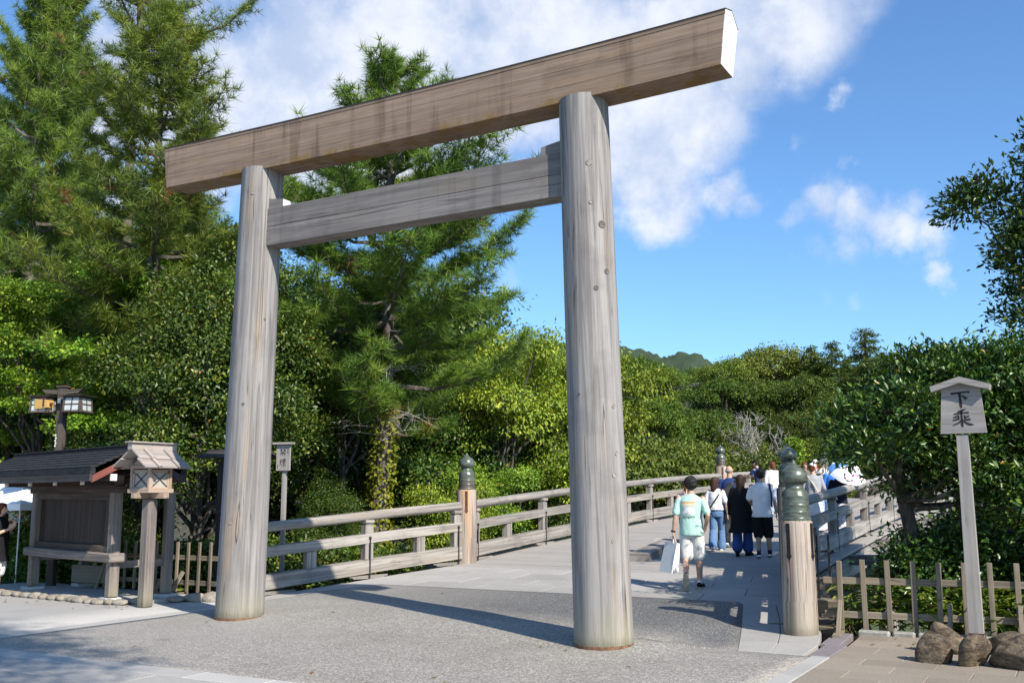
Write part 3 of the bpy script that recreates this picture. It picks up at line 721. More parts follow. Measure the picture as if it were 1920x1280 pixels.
def railing(sgn, label):
    root = thing('bridge_railing', label, 'railing', (sgn * 3.32, 6.79, .38), group='bridge railings')
    org = np.array(root.location)
    Pw0, Pw1 = np.array((sgn * 4.65, 1.93)), np.array((sgn * 3.32, 6.79))
    nodes = [Pw0, Pw1] + [np.array((sgn * 3.32, y)) for y in (23.4, 39.5, 55.6, 71.7)]
    def g(p): return float(gz(0 if p[1] > 4 else sgn * 4.2, p[1]))
    def W(p, h): return np.array((p[0], p[1], g(p) + h)) - org
    for i, p in enumerate(nodes):
        z = g(p) - (.1 if i == 0 else .0)
        newel(root, p[0], p[1], z, red=not (i == 0), straps=((-106, -14, 76, 166) if i == 0 else (-62, 28, 118, 208)) if sgn > 0 else (-58, 32, 122, 212))
    def post(p, t, full=True):
        x = np.array((t[0], t[1], 0)); y = np.array((-t[1], t[0], 0)); Mx = np.stack([x, y, (0, 0, 1)], 1)
        b = B(); base = W(p, 0)
        b.box(base + (0, 0, .655), (.19, .15, .63), Mx, .008, 2)
        pp = b.obj('rail_post', M['rail'], root)
        k = B(); k.box(base + (0, 0, .99), (.15, .12, .045), Mx, .004, 2); k.box(base + (0, 0, 1.04), (.2, .19, .062), Mx, .008, 0); k.obj('bearing_block', M['rail'], pp)
        s = B()
        for sd in (-1, 1):
            s.box(base + y * sd * .0985 + (0, 0, .355), (.03, .008, .69), Mx)
            s.box(base + y * sd * .0785 + (0, 0, .36), (.028, .008, .5), Mx)
            s.lathe([(.034, 0), (.03, .012), (.014, .018), (.012, .03), (.001, .033)], base + y * sd * .09 + (0, 0, .735), 12, axis=y * sd)
        s.obj('iron_strap', M['iron'], pp)
    def strut(p, t):
        x = np.array((t[0], t[1], 0)); y = np.array((-t[1], t[0], 0)); Mx = np.stack([x, y, (0, 0, 1)], 1)
        b = B(); b.box(W(p, .485), (.2, .14, .31), Mx, .006, 2); b.obj('strut', M['rail'], root)
    def foot(p, t):
        x = np.array((t[0], t[1], 0)); y = np.array((-t[1], t[0], 0)); b = B()
        pl = [(-.45, .06), (-.43, .03), (-.38, .028), (-.34, .0), (.34, .0), (.38, .028), (.43, .03), (.45, .06)]
        b.prism(pl, W(p, -.004) - y * .07, x, (0, 0, 1), -y, .14); b.obj('foot_block', M['rail'], root)
    for i in range(len(nodes) - 1):
        a, c = nodes[i], nodes[i + 1]; d = c - a; L = np.linalg.norm(d); t = d / L
        a2, c2 = a + t * .2, c - t * .2; n = max(4, int(L / 1.0)); pts = [a2 + (c2 - a2) * k / n for k in range(n + 1)]
        b = B(); b.tube([W(q, 1.15) for q in pts], .088, 18); b.obj('handrail', M['rail'], root)
        pr = lambda w_, h_: [(-w_, -h_), (-w_ + .008, -h_ - .0), (w_ - .008, -h_), (w_, -h_ + .008), (w_, h_ - .008), (w_ - .008, h_), (-w_ + .008, h_), (-w_, h_ - .008)]
        b = B(); b.sweep([W(q, .735) for q in pts], pr(.09, .085)); b.obj('middle_rail', M['rail'], root)
        b = B(); b.sweep([W(q, .225) for q in pts], pr(.095, .125)); b.obj('bottom_rail', M['rail'], root)
        nb = 2 if i == 0 else 5
        for k in range(nb):
            f = (k + .5) / nb
            strut(a + d * f, t)
            if k: post(a + d * k / nb, t); foot(a + d * k / nb, t)
            if k == 0: foot(a + t * .5, t)
        post(c - t * .30, t); foot(c - t * .5, t)
        if i: post(a + t * .30, t)
    return root
railing(-1, 'long weathered bridge railing on the left, its handrail rising behind the gate')
railing(1, 'partly shaded bridge railing on the right, its dark handrail behind the near bronze-capped post')
b = B()                                               # timber laid along the middle of the deck
pts = [(-.02, 7.7, float(gz(0, 7.7)) + .08), (-.2, 9.1, float(gz(0, 9.1)) + .08), (-.36, 10.45, float(gz(0, 10.45)) + .08)]
b.sweep(pts, [(-.32, -.075), (.10, -.075), (.10, .065), (.09, .075), (-.31, .075), (-.32, .065)])
kt = thing('kerb_timber', 'grey timber kerb lying along the deck behind the man with the white bag', 'timber')
b.obj('beam', M['rail'], kt); b = B(); b.box((-.47, 10.475, float(gz(0, 10.47)) + .083), (.44, .02, .165)); b.obj('white_end', M['beam_end'], kt)
# black iron lattice behind the near right post
ig = thing('iron_gate', 'small black iron bar gate beside the right railing', 'gate', (4.42, 3.1, 0))
for i in range(4):
    b = B(); b.box((-.12 + i * .13, .12 * i, .55), (.022, .022, 1.25)); b.obj('bar', M['iron'], ig)
for z in (.35, .95):
    b = B(); b.beam((-.16, -.04, z), (.31, .4, z), .02, .03); b.obj('crossbar', M['iron'], ig)
# ------------------------------------------------------------------ lettering helpers
def brush(b, strokes, o, ex, ey, ez, sc):
    """ink strokes: each a list of (x, y, width) in a unit square"""
    o, ex, ey, ez = (np.array(q, float) for q in (o, ex, ey, ez))
    for st in strokes:
        P = np.array([(x, y) for x, y, _ in st], float); Wd = np.array([q[2] for q in st], float)
        t = np.linspace(0, 1, 4 * (len(P) - 1) + 1) * (len(P) - 1)
        Q = np.stack([np.interp(t, range(len(P)), P[:, k]) for k in (0, 1)], 1); ww = np.interp(t, range(len(P)), Wd) * 1.3
        d = np.gradient(Q, axis=0); d /= np.maximum(np.linalg.norm(d, axis=1, keepdims=True), 1e-9); nn = np.stack([-d[:, 1], d[:, 0]], 1)
        Lf, Rt = Q + nn * ww[:, None] / 2, Q - nn * ww[:, None] / 2
        V = []
        for p in np.concatenate([Lf, Rt]): V.append(o + (p[0] - .5) * sc * ex + (p[1] - .5) * sc * ey + ez * .0025)
        m = len(Q); F = [[i, m + i, m + i + 1, i + 1] for i in range(m - 1)]
        b.add(V, F, [[(0, 0)] * 4] * len(F))
XIA = [[(.03, .86, .06), (.10, .83, .10), (.5, .87, .075), (.9, .90, .07), (.98, .86, .13)], [(.47, .88, .10), (.50, .5, .10), (.52, .15, .11), (.53, .03, .05)], [(.56, .72, .04), (.70, .62, .10), (.82, .50, .14)]]
CHENG = [[(.72, .98, .03), (.55, .92, .09), (.30, .84, .05)], [(.10, .73, .05), (.3, .75, .07), (.75, .79, .07), (.86, .78, .09)], [(.49, .90, .07), (.49, .5, .085), (.49, .12, .10), (.52, .0, .06)],
         [(.05, .53, .04), (.2, .57, .08), (.34, .64, .06), (.34, .40, .05)], [(.03, .37, .05), (.2, .42, .08), (.38, .50, .05)], [(.64, .66, .06), (.64, .50, .06), (.68, .40, .08), (.92, .41, .10)], [(.66, .52, .05), (.80, .58, .07), (.88, .60, .06)],
         [(.46, .36, .05), (.3, .22, .07), (.0, .10, .03)], [(.53, .38, .05), (.72, .2, .09), (.9, .13, .10), (1.08, .12, .03)]]
KIN = [[(.06, .80, .04), (.25, .83, .06), (.46, .84, .05)], [(.27, .99, .06), (.27, .56, .05)], [(.25, .78, .05), (.05, .58, .03)], [(.29, .76, .04), (.44, .66, .06)], [(.54, .82, .04), (.75, .85, .06), (.95, .86, .05)], [(.74, 1., .06), (.74, .58, .05)], [(.72, .80, .05), (.54, .62, .03)], [(.77, .78, .05), (1.0, .60, .08)],
       [(.24, .49, .05), (.74, .52, .06)], [(.02, .34, .05), (.5, .37, .07), (.98, .38, .08)], [(.5, .36, .08), (.51, .0, .07), (.42, .04, .03)], [(.28, .26, .07), (.08, .06, .03)], [(.70, .26, .04), (.92, .08, .10)]]
EN = [[(.10, .72, .05), (.06, .52, .06)], [(.36, .78, .06), (.30, .6, .05)], [(.22, .96, .07), (.21, .5, .07), (.02, .05, .03)], [(.24, .38, .05), (.36, .2, .08)],
      [(.42, .92, .05), (.7, .95, .06), (1., .96, .07)], [(.60, .94, .05), (.60, .60, .05)], [(.80, .94, .05), (.80, .60, .05)], [(.46, .78, .05), (.46, .58, .05)], [(.46, .77, .05), (.95, .80, .05), (.94, .58, .06)], [(.46, .58, .05), (.95, .60, .05)],
      [(.70, .58, .07), (.70, .06, .06)], [(.48, .36, .05), (.92, .39, .06)], [(.40, .05, .06), (.7, .07, .06), (1.04, .08, .08)]]
def text_mesh(name, txt, size, mat, parent, loc, rot, extrude=.001, vertical=False, spacing=1.):
    cv = bpy.data.curves.new(name, 'FONT'); cv.body = '\n'.join(txt) if vertical else txt; cv.size = size; cv.extrude = extrude; cv.align_x = 'CENTER'; cv.align_y = 'CENTER'; cv.space_line = spacing; cv.resolution_u = 3
    o = bpy.data.objects.new(name, cv); COL.objects.link(o)
    me = bpy.data.meshes.new_from_object(o.evaluated_get(bpy.context.evaluated_depsgraph_get())); bpy.data.objects.remove(o)
    me.materials.clear(); me.materials.append(mat); q = link(name, me, parent); q.location = loc; q.rotation_euler = rot
    return q

# ------------------------------------------------------------------ dismounting sign on the right
sg = thing('wooden_sign', 'tall roofed wooden sign painted 下乗 beside the right fence', 'sign', (6.62, 2.08, .04))
b = B(); V = []                                        # tapered pole
for z, wx in ((-.05, .155), (2.37, .125)):
    for dx, dy in ((-1, -1), (1, -1), (1, 1), (-1, 1)): V.append((dx * wx / 2, dy * wx * .42, z))
b.add(V, [[0, 1, 5, 4], [1, 2, 6, 5], [2, 3, 7, 6], [3, 0, 4, 7], [4, 5, 6, 7]], [[(0, 0), (0, .15), (2.4, .13), (2.4, 0)]] * 4 + [[(0, 0)] * 4]); b.obj('pole', M['sign_wood'], sg)
b = B(); b.box((0, 0, .09), (.164, .142, .02)); b.obj('metal_band', M['iron_red'], sg)
b = B(); b.prism([(-.25, 2.385), (.25, 2.385), (.21, 2.93), (0, 2.99), (-.21, 2.93)], (.02, -.066, 0), (1, 0, 0), (0, 0, 1), (0, -1, 0), .045); sb = b.obj('sign_board', M['sign_wood'], sg)
b = B()
for s in (-1, 1): b.prism([(0, 2.975), (s * .315, 2.88), (s * .328, 2.945), (0, 3.05)][::s], (.02, -.155, 0), (1, 0, 0), (0, 0, 1), (0, -1, 0), .22)
b.obj('sign_roof', M['sign_wood'], sg)
b = B(); brush(b, XIA, (.01, -.066, 2.785), (1, 0, 0), (0, 0, 1), (0, -1, 0), .215); b.obj('lettering', M['ink'], sb)
b = B(); brush(b, CHENG, (.015, -.066, 2.565), (1, 0, 0), (0, 0, 1), (0, -1, 0), .215); b.obj('lettering', M['ink'], sb)

# no-smoking sign on the left
ns = thing('wooden_sign', 'slim white-grey wooden sign painted 禁煙 behind the left railing', 'sign', (-4.98, 3.15, 0), R(12))
b = B(); b.box((0, 0, .9), (.075, .07, 2.6), bev=.004, grain=2); b.obj('pole', M['fence2'] if 'fence2' in M else M['sign_wood'], ns)
b = B(); b.box((0, -.055, 2.43), (.285, .035, .47), bev=.003, grain=2); nb_ = b.obj('sign_board', M['sign_wood'], ns)
b = B(); b.box((0, -.06, 2.692), (.40, .14, .04), bev=.003, grain=0); b.obj('sign_roof', M['rail'], ns)
b = B(); brush(b, KIN, (-.005, -.073, 2.535), (1, 0, 0), (0, 0, 1), (0, -1, 0), .13); b.obj('lettering', M['ink'], nb_); b = B(); brush(b, EN, (-.005, -.073, 2.345), (1, 0, 0), (0, 0, 1), (0, -1, 0), .13); b.obj('lettering', M['ink'], nb_)
text_mesh('lettering', 'この先', .042, M['ink'], nb_, (.098, -.0745, 2.56), (R(90), 0, 0), .0005, True, .9)
text_mesh('lettering', 'です', .042, M['ink'], nb_, (-.105, -.0745, 2.27), (R(90), 0, 0), .0005, True, .9)

# ------------------------------------------------------------------ notice board
nb = thing('notice_board', 'large roofed wooden notice board with faded writing on the left', 'notice board', (-6.3, .54, 0), R(-13.7))
YB = 0.
for x, y, h in ((0, 0, 2.02), (-3.25, 0, 2.02), (.02, .95, 1.75), (-3.27, .95, 1.75)):
    w_ = .165 if y == 0 else .15
    b = B(); b.box((x, y, h / 2 + .09), (w_, w_, h - .02), bev=.012, grain=2); p = b.obj('post', M['board_post'], nb)
    b = B(); b.prism([(-.17, 0), (.17, 0), (.14, .09), (-.14, .09)], (x, y - .16, 0), (1, 0, 0), (0, 0, 1), (0, -1, 0), .32); f_ = b.obj('footing', M['stone_foot'], p); 
for x in (0, -3.25):
    b = B(); b.box((x, .48, .62), (.06, 1.1, .12), bev=.004, grain=1); b.obj('tie_bar', M['board_post'], nb)
b = B(); b.box((-1.625, 0, .735), (3.62, .30, .15), bev=.02, grain=0); b.obj('sill', M['board_post'], nb)
b = B(); b.box((-1.625, 0, 1.865), (3.56, .20, .13), bev=.008, grain=0); b.obj('lintel', M['board'], nb)
fr = empty('panel_frame', parent=nb)
for (cx, cz, sx, sz) in ((-1.625, 1.745, 3.03, .11), (-1.625, .865, 3.03, .11), (-3.06, 1.305, .17, .77), (-.19, 1.305, .17, .77)):
    b = B(); b.box((cx, .0, cz), (sx, .09, sz), bev=.006, grain=0 if sx > sz else 2); b.obj('frame_bar', M['board'], fr)
pn = empty('text_panel', parent=nb)
x = -2.972; k = 0
while x < -.28:
    wd = min(.27, -.277 - x); b = B(); b.box((x + wd / 2, .03, 1.305), (wd - .003, .04, .77), bev=.002, grain=2); b.obj('plank', M['board_panel'], pn); x += wd
text_mesh('lettering', '皇大神宮(内宮)', .092, M['faded_ink'], pn, (-.47, .006, 1.32), (R(90), 0, 0), .0008, True, .82)
b = B(); rr = random.Random(4)                          # worn columns of brushed writing, no longer legible
for c in range(13):
    cx = -.72 - c * .165; z = 1.60 - rr.uniform(0, .06)
    zend = rr.uniform(.98, 1.08) if c % 4 else 1.2
    while z > zend:
        for q in range(rr.randint(2, 4)):
            a = rr.choice((0, 0, 1.57, .8, -.7)); l = rr.uniform(.012, .03); px, pz = cx + rr.uniform(-.016, .016), z + rr.uniform(-.014, .014)
            dx, dz = math.cos(a) * l / 2, math.sin(a) * l / 2; nx, nz = -math.sin(a) * .0035, math.cos(a) * .0035
            b.add([(px - dx - nx, .007, pz - dz - nz), (px + dx - nx, .007, pz + dz - nz), (px + dx + nx, .007, pz + dz + nz), (px - dx + nx, .007, pz - dz + nz)], [[0, 1, 2, 3]], [[(0, 0)] * 4])
        z -= .052
b.obj('worn_writing', M['faded_ink'], pn)
roof = empty('roof', parent=nb)
X0, X1 = -4.25, .78
for s in (-1, 1):                                       # shingle courses stepping up to the ridge
    n = 7
    for k in range(n):
        y0 = .80 - k * .112; z0 = 2.155 + k * .05
        b = B(); pl = [(s * -y0 * -1, 0)]
        b.beam((X0, s * (y0 - .05), z0 + .055), (X1, s * (y0 - .05), z0 + .055), .135, .042, up=(0, s * .30, .954), bev=.004); b.obj('shingle_course', M['shingle'], roof)
    b = B(); b.beam((X0 - .01, s * .80, 2.03), (X1 + .01, s * .80, 2.03), .05, .11, bev=.004); b.obj('eave_board', M['dark_wood'], roof)
    b = B(); b.beam((X0 - .0, s * .775, 2.135), (X1 + .0, s * .775, 2.135), .09, .095, bev=.004); b.obj('eave_board', M['shingle'], roof)
    for x, r_ in ((X1 - .02, 1), (X0 + .02, 0)):
        b = B(); b.beam((x, s * .80, 2.0), (x, s * .02, 2.40), .05, .10, up=(0, 0, 1), bev=.004); b.obj('bargeboard', M['red_wood'] if r_ and s < 0 else M['dark_wood'], roof)
    b = B(); b.beam((X0 + .05, s * .42, 2.19), (X1 - .05, s * .42, 2.19), .8, .02, up=(0, s * .49, .87)); b.obj('roof_boarding', M['board'], roof)
b = B(); b.box(((X0 + X1) / 2, 0, 2.49), (X1 - X0 - .06, .2, .13), bev=.01, grain=0); b.obj('ridge_cap', M['dark_wood'], roof)
b = B(); b.box(((X0 + X1) / 2, 0, 2.565), (X1 - X0 + .02, .27, .03), bev=.006, grain=0); b.obj('ridge_cap', M['shingle'], roof)
for y in (-.42, .42):
    b = B(); b.box(((X0 + X1) / 2, y, 2.04), (X1 - X0 - .1, .1, .1), bev=.004, grain=0); b.obj('purlin', M['board'], nb)
    for x in (X1 - .05, X0 + .05):
        b = B(); b.box((x + (.016 if x > 0 else -.016), y, 2.04), (.03, .105, .105)); b.obj('painted_end', M['beam_end'], nb)
for x in (0, -1.08, -2.16, -3.25):
    b = B(); b.box((x, 0, 1.98), (.12, 1.15, .12), bev=.004, grain=1); b.obj('bracket', M['board'], nb)
    b = B(); b.box((x, -.59, 1.98), (.10, .03, .105)); b.obj('painted_end', M['beam_end'], nb)
# gravel plinth with a border of river stones
pl = tag(empty('stone_border'), kind='structure', label='pale river stones edging the gravel plinth under the notice board')
b = B(); V = [(-10.9, .72, .05), (-6.0, .42, .05), (-5.55, 1.1, .05), (-5.9, 2.0, .03), (-11, 2.5, .03)]
b.add(V + [(x, y, -.1) for x, y, _ in V], [[0, 1, 2, 3, 4]] + [[i, 5 + i, 5 + (i + 1) % 5, (i + 1) % 5] for i in range(5)], [[(0, 0)] * 5] + [[(0, 0)] * 4] * 5)
b.obj('gravel_bed', M['gravel'], pl)
def stone_mesh(name, seed, size, mat, sub=3, rough=.16, cut=.72):
    r_ = np.random.default_rng(seed); bm = bmesh.new(); bmesh.ops.create_icosphere(bm, subdivisions=sub, radius=1)
    dirs = r_.normal(size=(9, 3)); dirs /= np.linalg.norm(dirs, axis=1, keepdims=True); amp = r_.uniform(.0, rough, 9)
    for v in bm.verts:
        p = np.array(v.co); f = 1 + sum(a * math.sin(3 * (p @ d) + i) for i, (d, a) in enumerate(zip(dirs, amp)))
        for d in dirs[:6]:
            c = p @ d * f
            if c > cut: f *= 1 - (c - cut) / c * .85
        q = p * f; q[2] = max(q[2], -.55); v.co = q * np.array(size)
    me = bpy.data.meshes.new(name); bm.to_mesh(me); bm.free(); me.materials.append(mat); me.polygons.foreach_set('use_smooth', [True] * len(me.polygons)); return me
edge = [(-11.2, .80), (-10.2, .66), (-8.2, .50), (-6.35, .36), (-5.95, .42), (-5.6, .85)]
pts = []
for (ax_, ay), (bx_, by) in zip(edge[:-1], edge[1:]):
    L = math.dist((ax_, ay), (bx_, by)); n = max(2, int(L / .26))
    pts += [(ax_ + (bx_ - ax_) * k / n, ay + (by - ay) * k / n) for k in range(n)]
sm_ = [stone_mesh('border_stone', 20 + k, (.165, .115, .07), M['cobble'], 2) for k in range(5)]
for k, (x, y) in enumerate(pts):
    s = random.Random(k).uniform(.85, 1.12); o = link('border_stone', sm_[k % 5], pl, (x, y + random.Random(k + 50).uniform(-.02, .02), .035), random.Random(k).uniform(-.3, .3)); o.scale = (s, s, s)
for k, (x, y, s) in enumerate(((-5.25, 1.35, 1.35), (-4.98, 1.5, 1.75), (-5.42, 1.12, 1.0))):
    o = link('border_stone', sm_[k], pl, (x, y, .05), .2); o.scale = (s * 1.1, s, s)

# ------------------------------------------------------------------ lantern post
lp = thing('lantern_post', 'small pale wooden lantern with a tiled-look roof on a thick square post', 'lantern', (-5.27, .36, 0))
b = B(); b.box((0, 0, .85), (.19, .19, 1.72), bev=.03, grain=2); b.obj('post', M['board_post'], lp)
b = B(); b.box((0, 0, 1.745), (.70, .075, .085), bev=.003, grain=0); b.box((0, 0, 1.748), (.075, .70, .085), bev=.003, grain=1); b.obj('cross_arm', M['lantern'], lp)
b = B(); b.box((0, 0, 1.825), (.50, .50, .07), bev=.005); b.obj('tray', M['lantern'], lp)
for sx in (-1, 1):
    for sy in (-1, 1):
        b = B(); b.box((sx * .205, sy * .205, 2.02), (.045, .045, .32), bev=.003, grain=2); b.obj('corner_post', M['lantern'], lp)
for k, (ax_, ay) in enumerate(((0, -1), (1, 0), (0, 1), (-1, 0))):
    ex = np.array((-ay, ax_, 0)); ez = np.array((ax_, ay, 0)); Mx = np.stack([ex, (0, 0, 1), ez], 1)
    b = B(); b.box(ez * .19 + (0, 0, 2.005), (.36, .25, .006), Mx); pane = b.obj('paper_pane', M['paper'], lp)
    b = B()
    for dx, dz, w_, h_ in ((0, -.14, .365, .03), (0, .125, .365, .05), (-.165, 0, .035, .26), (.165, 0, .035, .26)): b.box(ez * .199 + ex * dx + (0, 0, 2.005 + dz), (w_, h_, .02), Mx)
    b.obj('pane_frame', M['lantern'], lp)
    b = B()
    for s in (-1, 1): b.beam(ez * .2005 + ex * -.15 + (0, 0, 2.005 - s * .115), ez * .2005 + ex * .15 + (0, 0, 2.005 + s * .115), .012, .012, up=ez)
    b.obj('lattice', M['dark_wood'], pane)
b = B(); b.box((0, 0, 2.20), (.47, .47, .05), bev=.004); b.obj('head_frame', M['lantern'], lp)
for s in (-1, 1): b = B(); b.prism([(-.22, 2.22), (.22, 2.22), (0, 2.40)], (0, s * .21, 0), (1, 0, 0), (0, 0, 1), (0, s, 0), .03); b.obj('gable', M['lantern'], lp)
for s in (-1, 1):                                       # two stepped roof boards a side with round battens; ridge along y
    for k, (xa, za, xb, zb, y0) in enumerate(((.40, 2.185, .19, 2.33, .46), (.23, 2.325, .03, 2.47, .43))):
        b = B(); c = np.array((s * (xa + xb) / 2, 0, (za + zb) / 2)); d = np.array((s * (xb - xa), 0, zb - za)); L = np.linalg.norm(d); d /= L
        n_ = np.cross(d, (0, 1, 0)); n_ = n_ if n_[2] > 0 else -n_
        b.box(c, (L, y0 * 2, .025), np.stack([d, np.cross(n_, d), n_], 1), .004, 1); b.obj('roof_board', M['lantern_roof'], lp)
        for y in (-.2, .2):
            bb = B(); bb.tube([c - d * (L / 2 + .03) + (0, y, 0) + n_ * .03, c + d * L / 2 + (0, y, 0) + n_ * .03], .03, 10); bb.obj('roof_batten', M['lantern_roof'], lp)
b = B(); b.box((0, 0, 2.52), (.11, .90, .11), bev=.005, grain=1); b.obj('ridge_beam', M['lantern_roof'], lp)
b = B(); b.box((0, 0, 2.59), (.19, .96, .022), bev=.004, grain=1); b.obj('ridge_board', M['lantern_roof'], lp)

# ------------------------------------------------------------------ lamp pole with two lantern boxes and a horn speaker
la = thing('street_lamp', 'dark wooden lamp pole carrying two lantern boxes above the notice board', 'street lamp', (-9.85, 1.98, 0), R(20))
b = B(); b.box((0, 0, 1.92), (.15, .15, 3.96), bev=.01, grain=2); b.obj('pole', M['lamp_wood'], la)
b = B()
for s in (-1, 1): b.prism([(s * .02, 3.76), (s * .36, 3.79), (s * .44, 3.87), (s * .02, 3.85)][::s], (0, -.05, 0), (1, 0, 0), (0, 0, 1), (0, -1, 0), .10)
b.obj('cross_arm', M['lamp_wood'], la)
b = B(); b.box((0, 0, 3.92), (.2, .2, .03), bev=.004); b.obj('pole_cap', M['lamp_wood'], la)
for s in (-1, 1):
    bx_ = empty('lantern_box', (s * .36, -.04, 3.40), parent=la)
    def ring(z, h): return [(-h, -h, z), (h, -h, z), (h, h, z), (-h, h, z)]
    for k in range(4):
        ex = np.array(((1, 0, 0), (0, 1, 0), (-1, 0, 0), (0, -1, 0))[k], float); ez = np.array(((0, -1, 0), (1, 0, 0), (0, 1, 0), (-1, 0, 0))[k], float)
        tilt = np.array((0, 0, 1.)) - ez * .10; tilt /= np.linalg.norm(tilt)
        Mx = np.stack([ex, tilt, np.cross(ex, tilt)], 1)
        b = B(); b.box(ez * .190 + (0, 0, .15), (.32, .26, .006), Mx); b.obj('pane', M['glass_white'], bx_)
        b = B()
        for dx, dz, w_, h_ in ((0, -.14, .40, .035), (0, .14, .36, .035), (-.17, 0, .04, .30), (.17, 0, .04, .30), (0, 0, .02, .28), (0, 0, .34, .02)): b.box(ez * .196 + ex * dx * 1. + tilt * dz + (0, 0, .15), (w_, h_, .02), Mx)
        b.obj('frame', M['lamp_wood'], bx_)
    b = B(); b.lathe([(.37, .31), (.38, .322), (.12, .348), (.03, .352)], (0, 0, 0), 4, smooth=False); q = b.obj('lid', M['lamp_wood'], bx_); q.rotation_euler = (0, 0, R(45))
b = B(); b.box((0, -.09, 3.63), (.07, .05, .1)); b.obj('junction_box', M['steel'], la)
b = B()
for k, z in enumerate((2.95, 2.89, 2.84, 2.79, 2.74)): b.box((-.055 + .01 * (k % 2), -.0765, z), (.03, .002, .035))
b.obj('worn_label', M['beam_end'], la)
sp = thing('horn_speaker', 'yellow square horn loudspeaker fixed under the left lamp box', 'loudspeaker', (-10.02, 1.72, 3.56), R(8))
b = B(); V = []
for x, hy, hz in ((-.17, .11, .10), (.0, .10, .09), (.13, .08, .075)): V += [(x, -hy, -hz), (x, hy, -hz), (x, hy, hz), (x, -hy, hz)]
F = [[i * 4 + k, i * 4 + (k + 1) % 4, i * 4 + 4 + (k + 1) % 4, i * 4 + 4 + k] for i in range(2) for k in range(4)] + [[8, 9, 10, 11]]
b.add(V, F, [[(0, 0)] * 4] * len(F)); b.obj('horn', M['speaker'], sp)
b = B(); V = [(-.168, -.10, -.09), (-.168, .10, -.09), (-.168, .10, .09), (-.168, -.10, .09), (-.04, -.03, -.03), (-.04, .03, -.03), (-.04, .03, .03), (-.04, -.03, .03)]
b.add(V, [[0, 1, 5, 4], [1, 2, 6, 5], [2, 3, 7, 6], [3, 0, 4, 7], [4, 5, 6, 7]], [[(0, 0)] * 4] * 5); b.obj('mouth', M['dark_hole'], sp)
b = B(); b.box((.06, -.105, .03), (.03, .015, .16)); b.box((.15, .0, 0), (.05, .05, .05)); b.obj('bracket', M['iron_red'], sp)

# ------------------------------------------------------------------ small roofed board half hidden by the left pillar
hb = thing('small_notice_board', 'narrow dark roofed board peeping out behind the left pillar', 'notice board', (-5.75, 2.75, 0), R(10))
for x in (-.38, .38): b = B(); b.box((x, 0, 1.15), (.09, .09, 2.3), bev=.005, grain=2); b.obj('post', M['dark_wood'], hb)
b = B(); b.box((0, 0, 1.9), (.84, .06, .92), bev=.004, grain=2); b.obj('panel', M['board_panel'], hb)
for z in (1.44, 2.36): b = B(); b.box((0, -.01, z), (.92, .1, .05), bev=.004, grain=0); b.obj('frame_bar', M['board'], hb)
b = B()
for s in (-1, 1): b.beam((-.66, s * .17, 2.50), (.66, s * .17, 2.50), .37, .04, up=(0, s * .3, .95), bev=.004)
b.box((0, 0, 2.57), (1.3, .12, .05), bev=.004, grain=0); b.obj('roof', M['dark_wood'], hb)

# ------------------------------------------------------------------ picket fences
def picket_fence(name, label, p0, p1, n, h, rails, z0, over=(.25, .2), stays=(), wdt=.062):
    p0, p1 = np.array(p0, float), np.array(p1, float); d = p1 - p0; L = np.linalg.norm(d); t = d / L
    f = thing(name, label, 'fence', (p0[0], p0[1], z0), math.atan2(d[1], d[0]), group='low picket fences'); rr = random.Random(n)
    for k in range(n):
        x = L * k / (n - 1); hh = h + rr.uniform(-.012, .012); b = B(); b.box((0, 0, hh / 2 + .07), (wdt, .035, hh), bev=.004, grain=2)
        o = b.obj('picket', M['fence'], f, (x, 0, 0)); o.rotation_euler = (rr.uniform(-.012, .012), rr.uniform(-.015, .015), 0)
    for z in rails: b = B(); b.beam((-over[0], .036, z), (L + over[1], .036, z), .034, .082, bev=.004); b.obj('rail', M['fence'], f)
    for x in stays:
        b = B(); b.beam((x, -.03, .42), (x - .02, -.30, .03), .05, .06, bev=.003); b.obj('stay', M['fence'], f)
        b = B(); b.box((x - .02, -.2, .02), (.09, .62, .09), bev=.004, grain=1); b.obj('ground_sill', M['fence'], f)
    return f
picket_fence('picket_fence', 'weathered picket fence on the right with green plants behind it', (5.08, 2.22), (8.75, 2.62), 14, .84, (.66, .25), .0, (.2, .2), (.0, 1.25, 2.0))
picket_fence('picket_fence', 'shaded picket fence between the notice board and the left pillar', (-8.6, 2.0), (-4.72, 1.95), 15, .86, (.66, .23), .0, (.2, .2), (2.0, 2.42), .055)
kb = tag(empty('planter_kerb'), kind='structure', label='low broken stone kerb under the right fence')
kx = 5.28
for k in range(10):
    wd = random.Random(k).uniform(.26, .42); b = B(); b.box((kx + wd / 2, 2.12 + .045 * k * .5, .03), (wd - .03, .12, .12 + random.Random(k + 9).uniform(-.02, .03)), bev=.02); b.obj('kerb_stone', M['kerb_stone'], kb); kx += wd
# rocks at the foot of the sign
for k, (x, y, z, sz, rz, lab) in enumerate(((6.41, .62, .11, (.19, .20, .205), .3, 'brown rock standing leftmost in front of the sign pole'), (6.73, .60, .075, (.15, .185, .15), 1.6, 'small wedge-shaped rock between two bigger ones at the sign foot'),
    (7.06, .60, .11, (.255, .21, .205), 2.7, 'broad brown boulder right of the sign pole, nearest the viewer'), (6.36, 1.35, .1, (.30, .2, .22), .8, 'dark rounded rock lying behind the leftmost rock near the fence'), (7.0, 1.55, .09, (.34, .2, .2), .2, 'low dark rock under the fence behind the broad boulder'), (7.55, .95, .1, (.26, .24, .24), 1.2, 'boulder at the far right edge beside the broad boulder'))):
    o = link('rock', stone_mesh('rock', 61 + k, sz, M['rock'], 4, .2, .6), None, (x, y, z), rz); tag(o, lab, 'rock', 'rocks around the sign post')

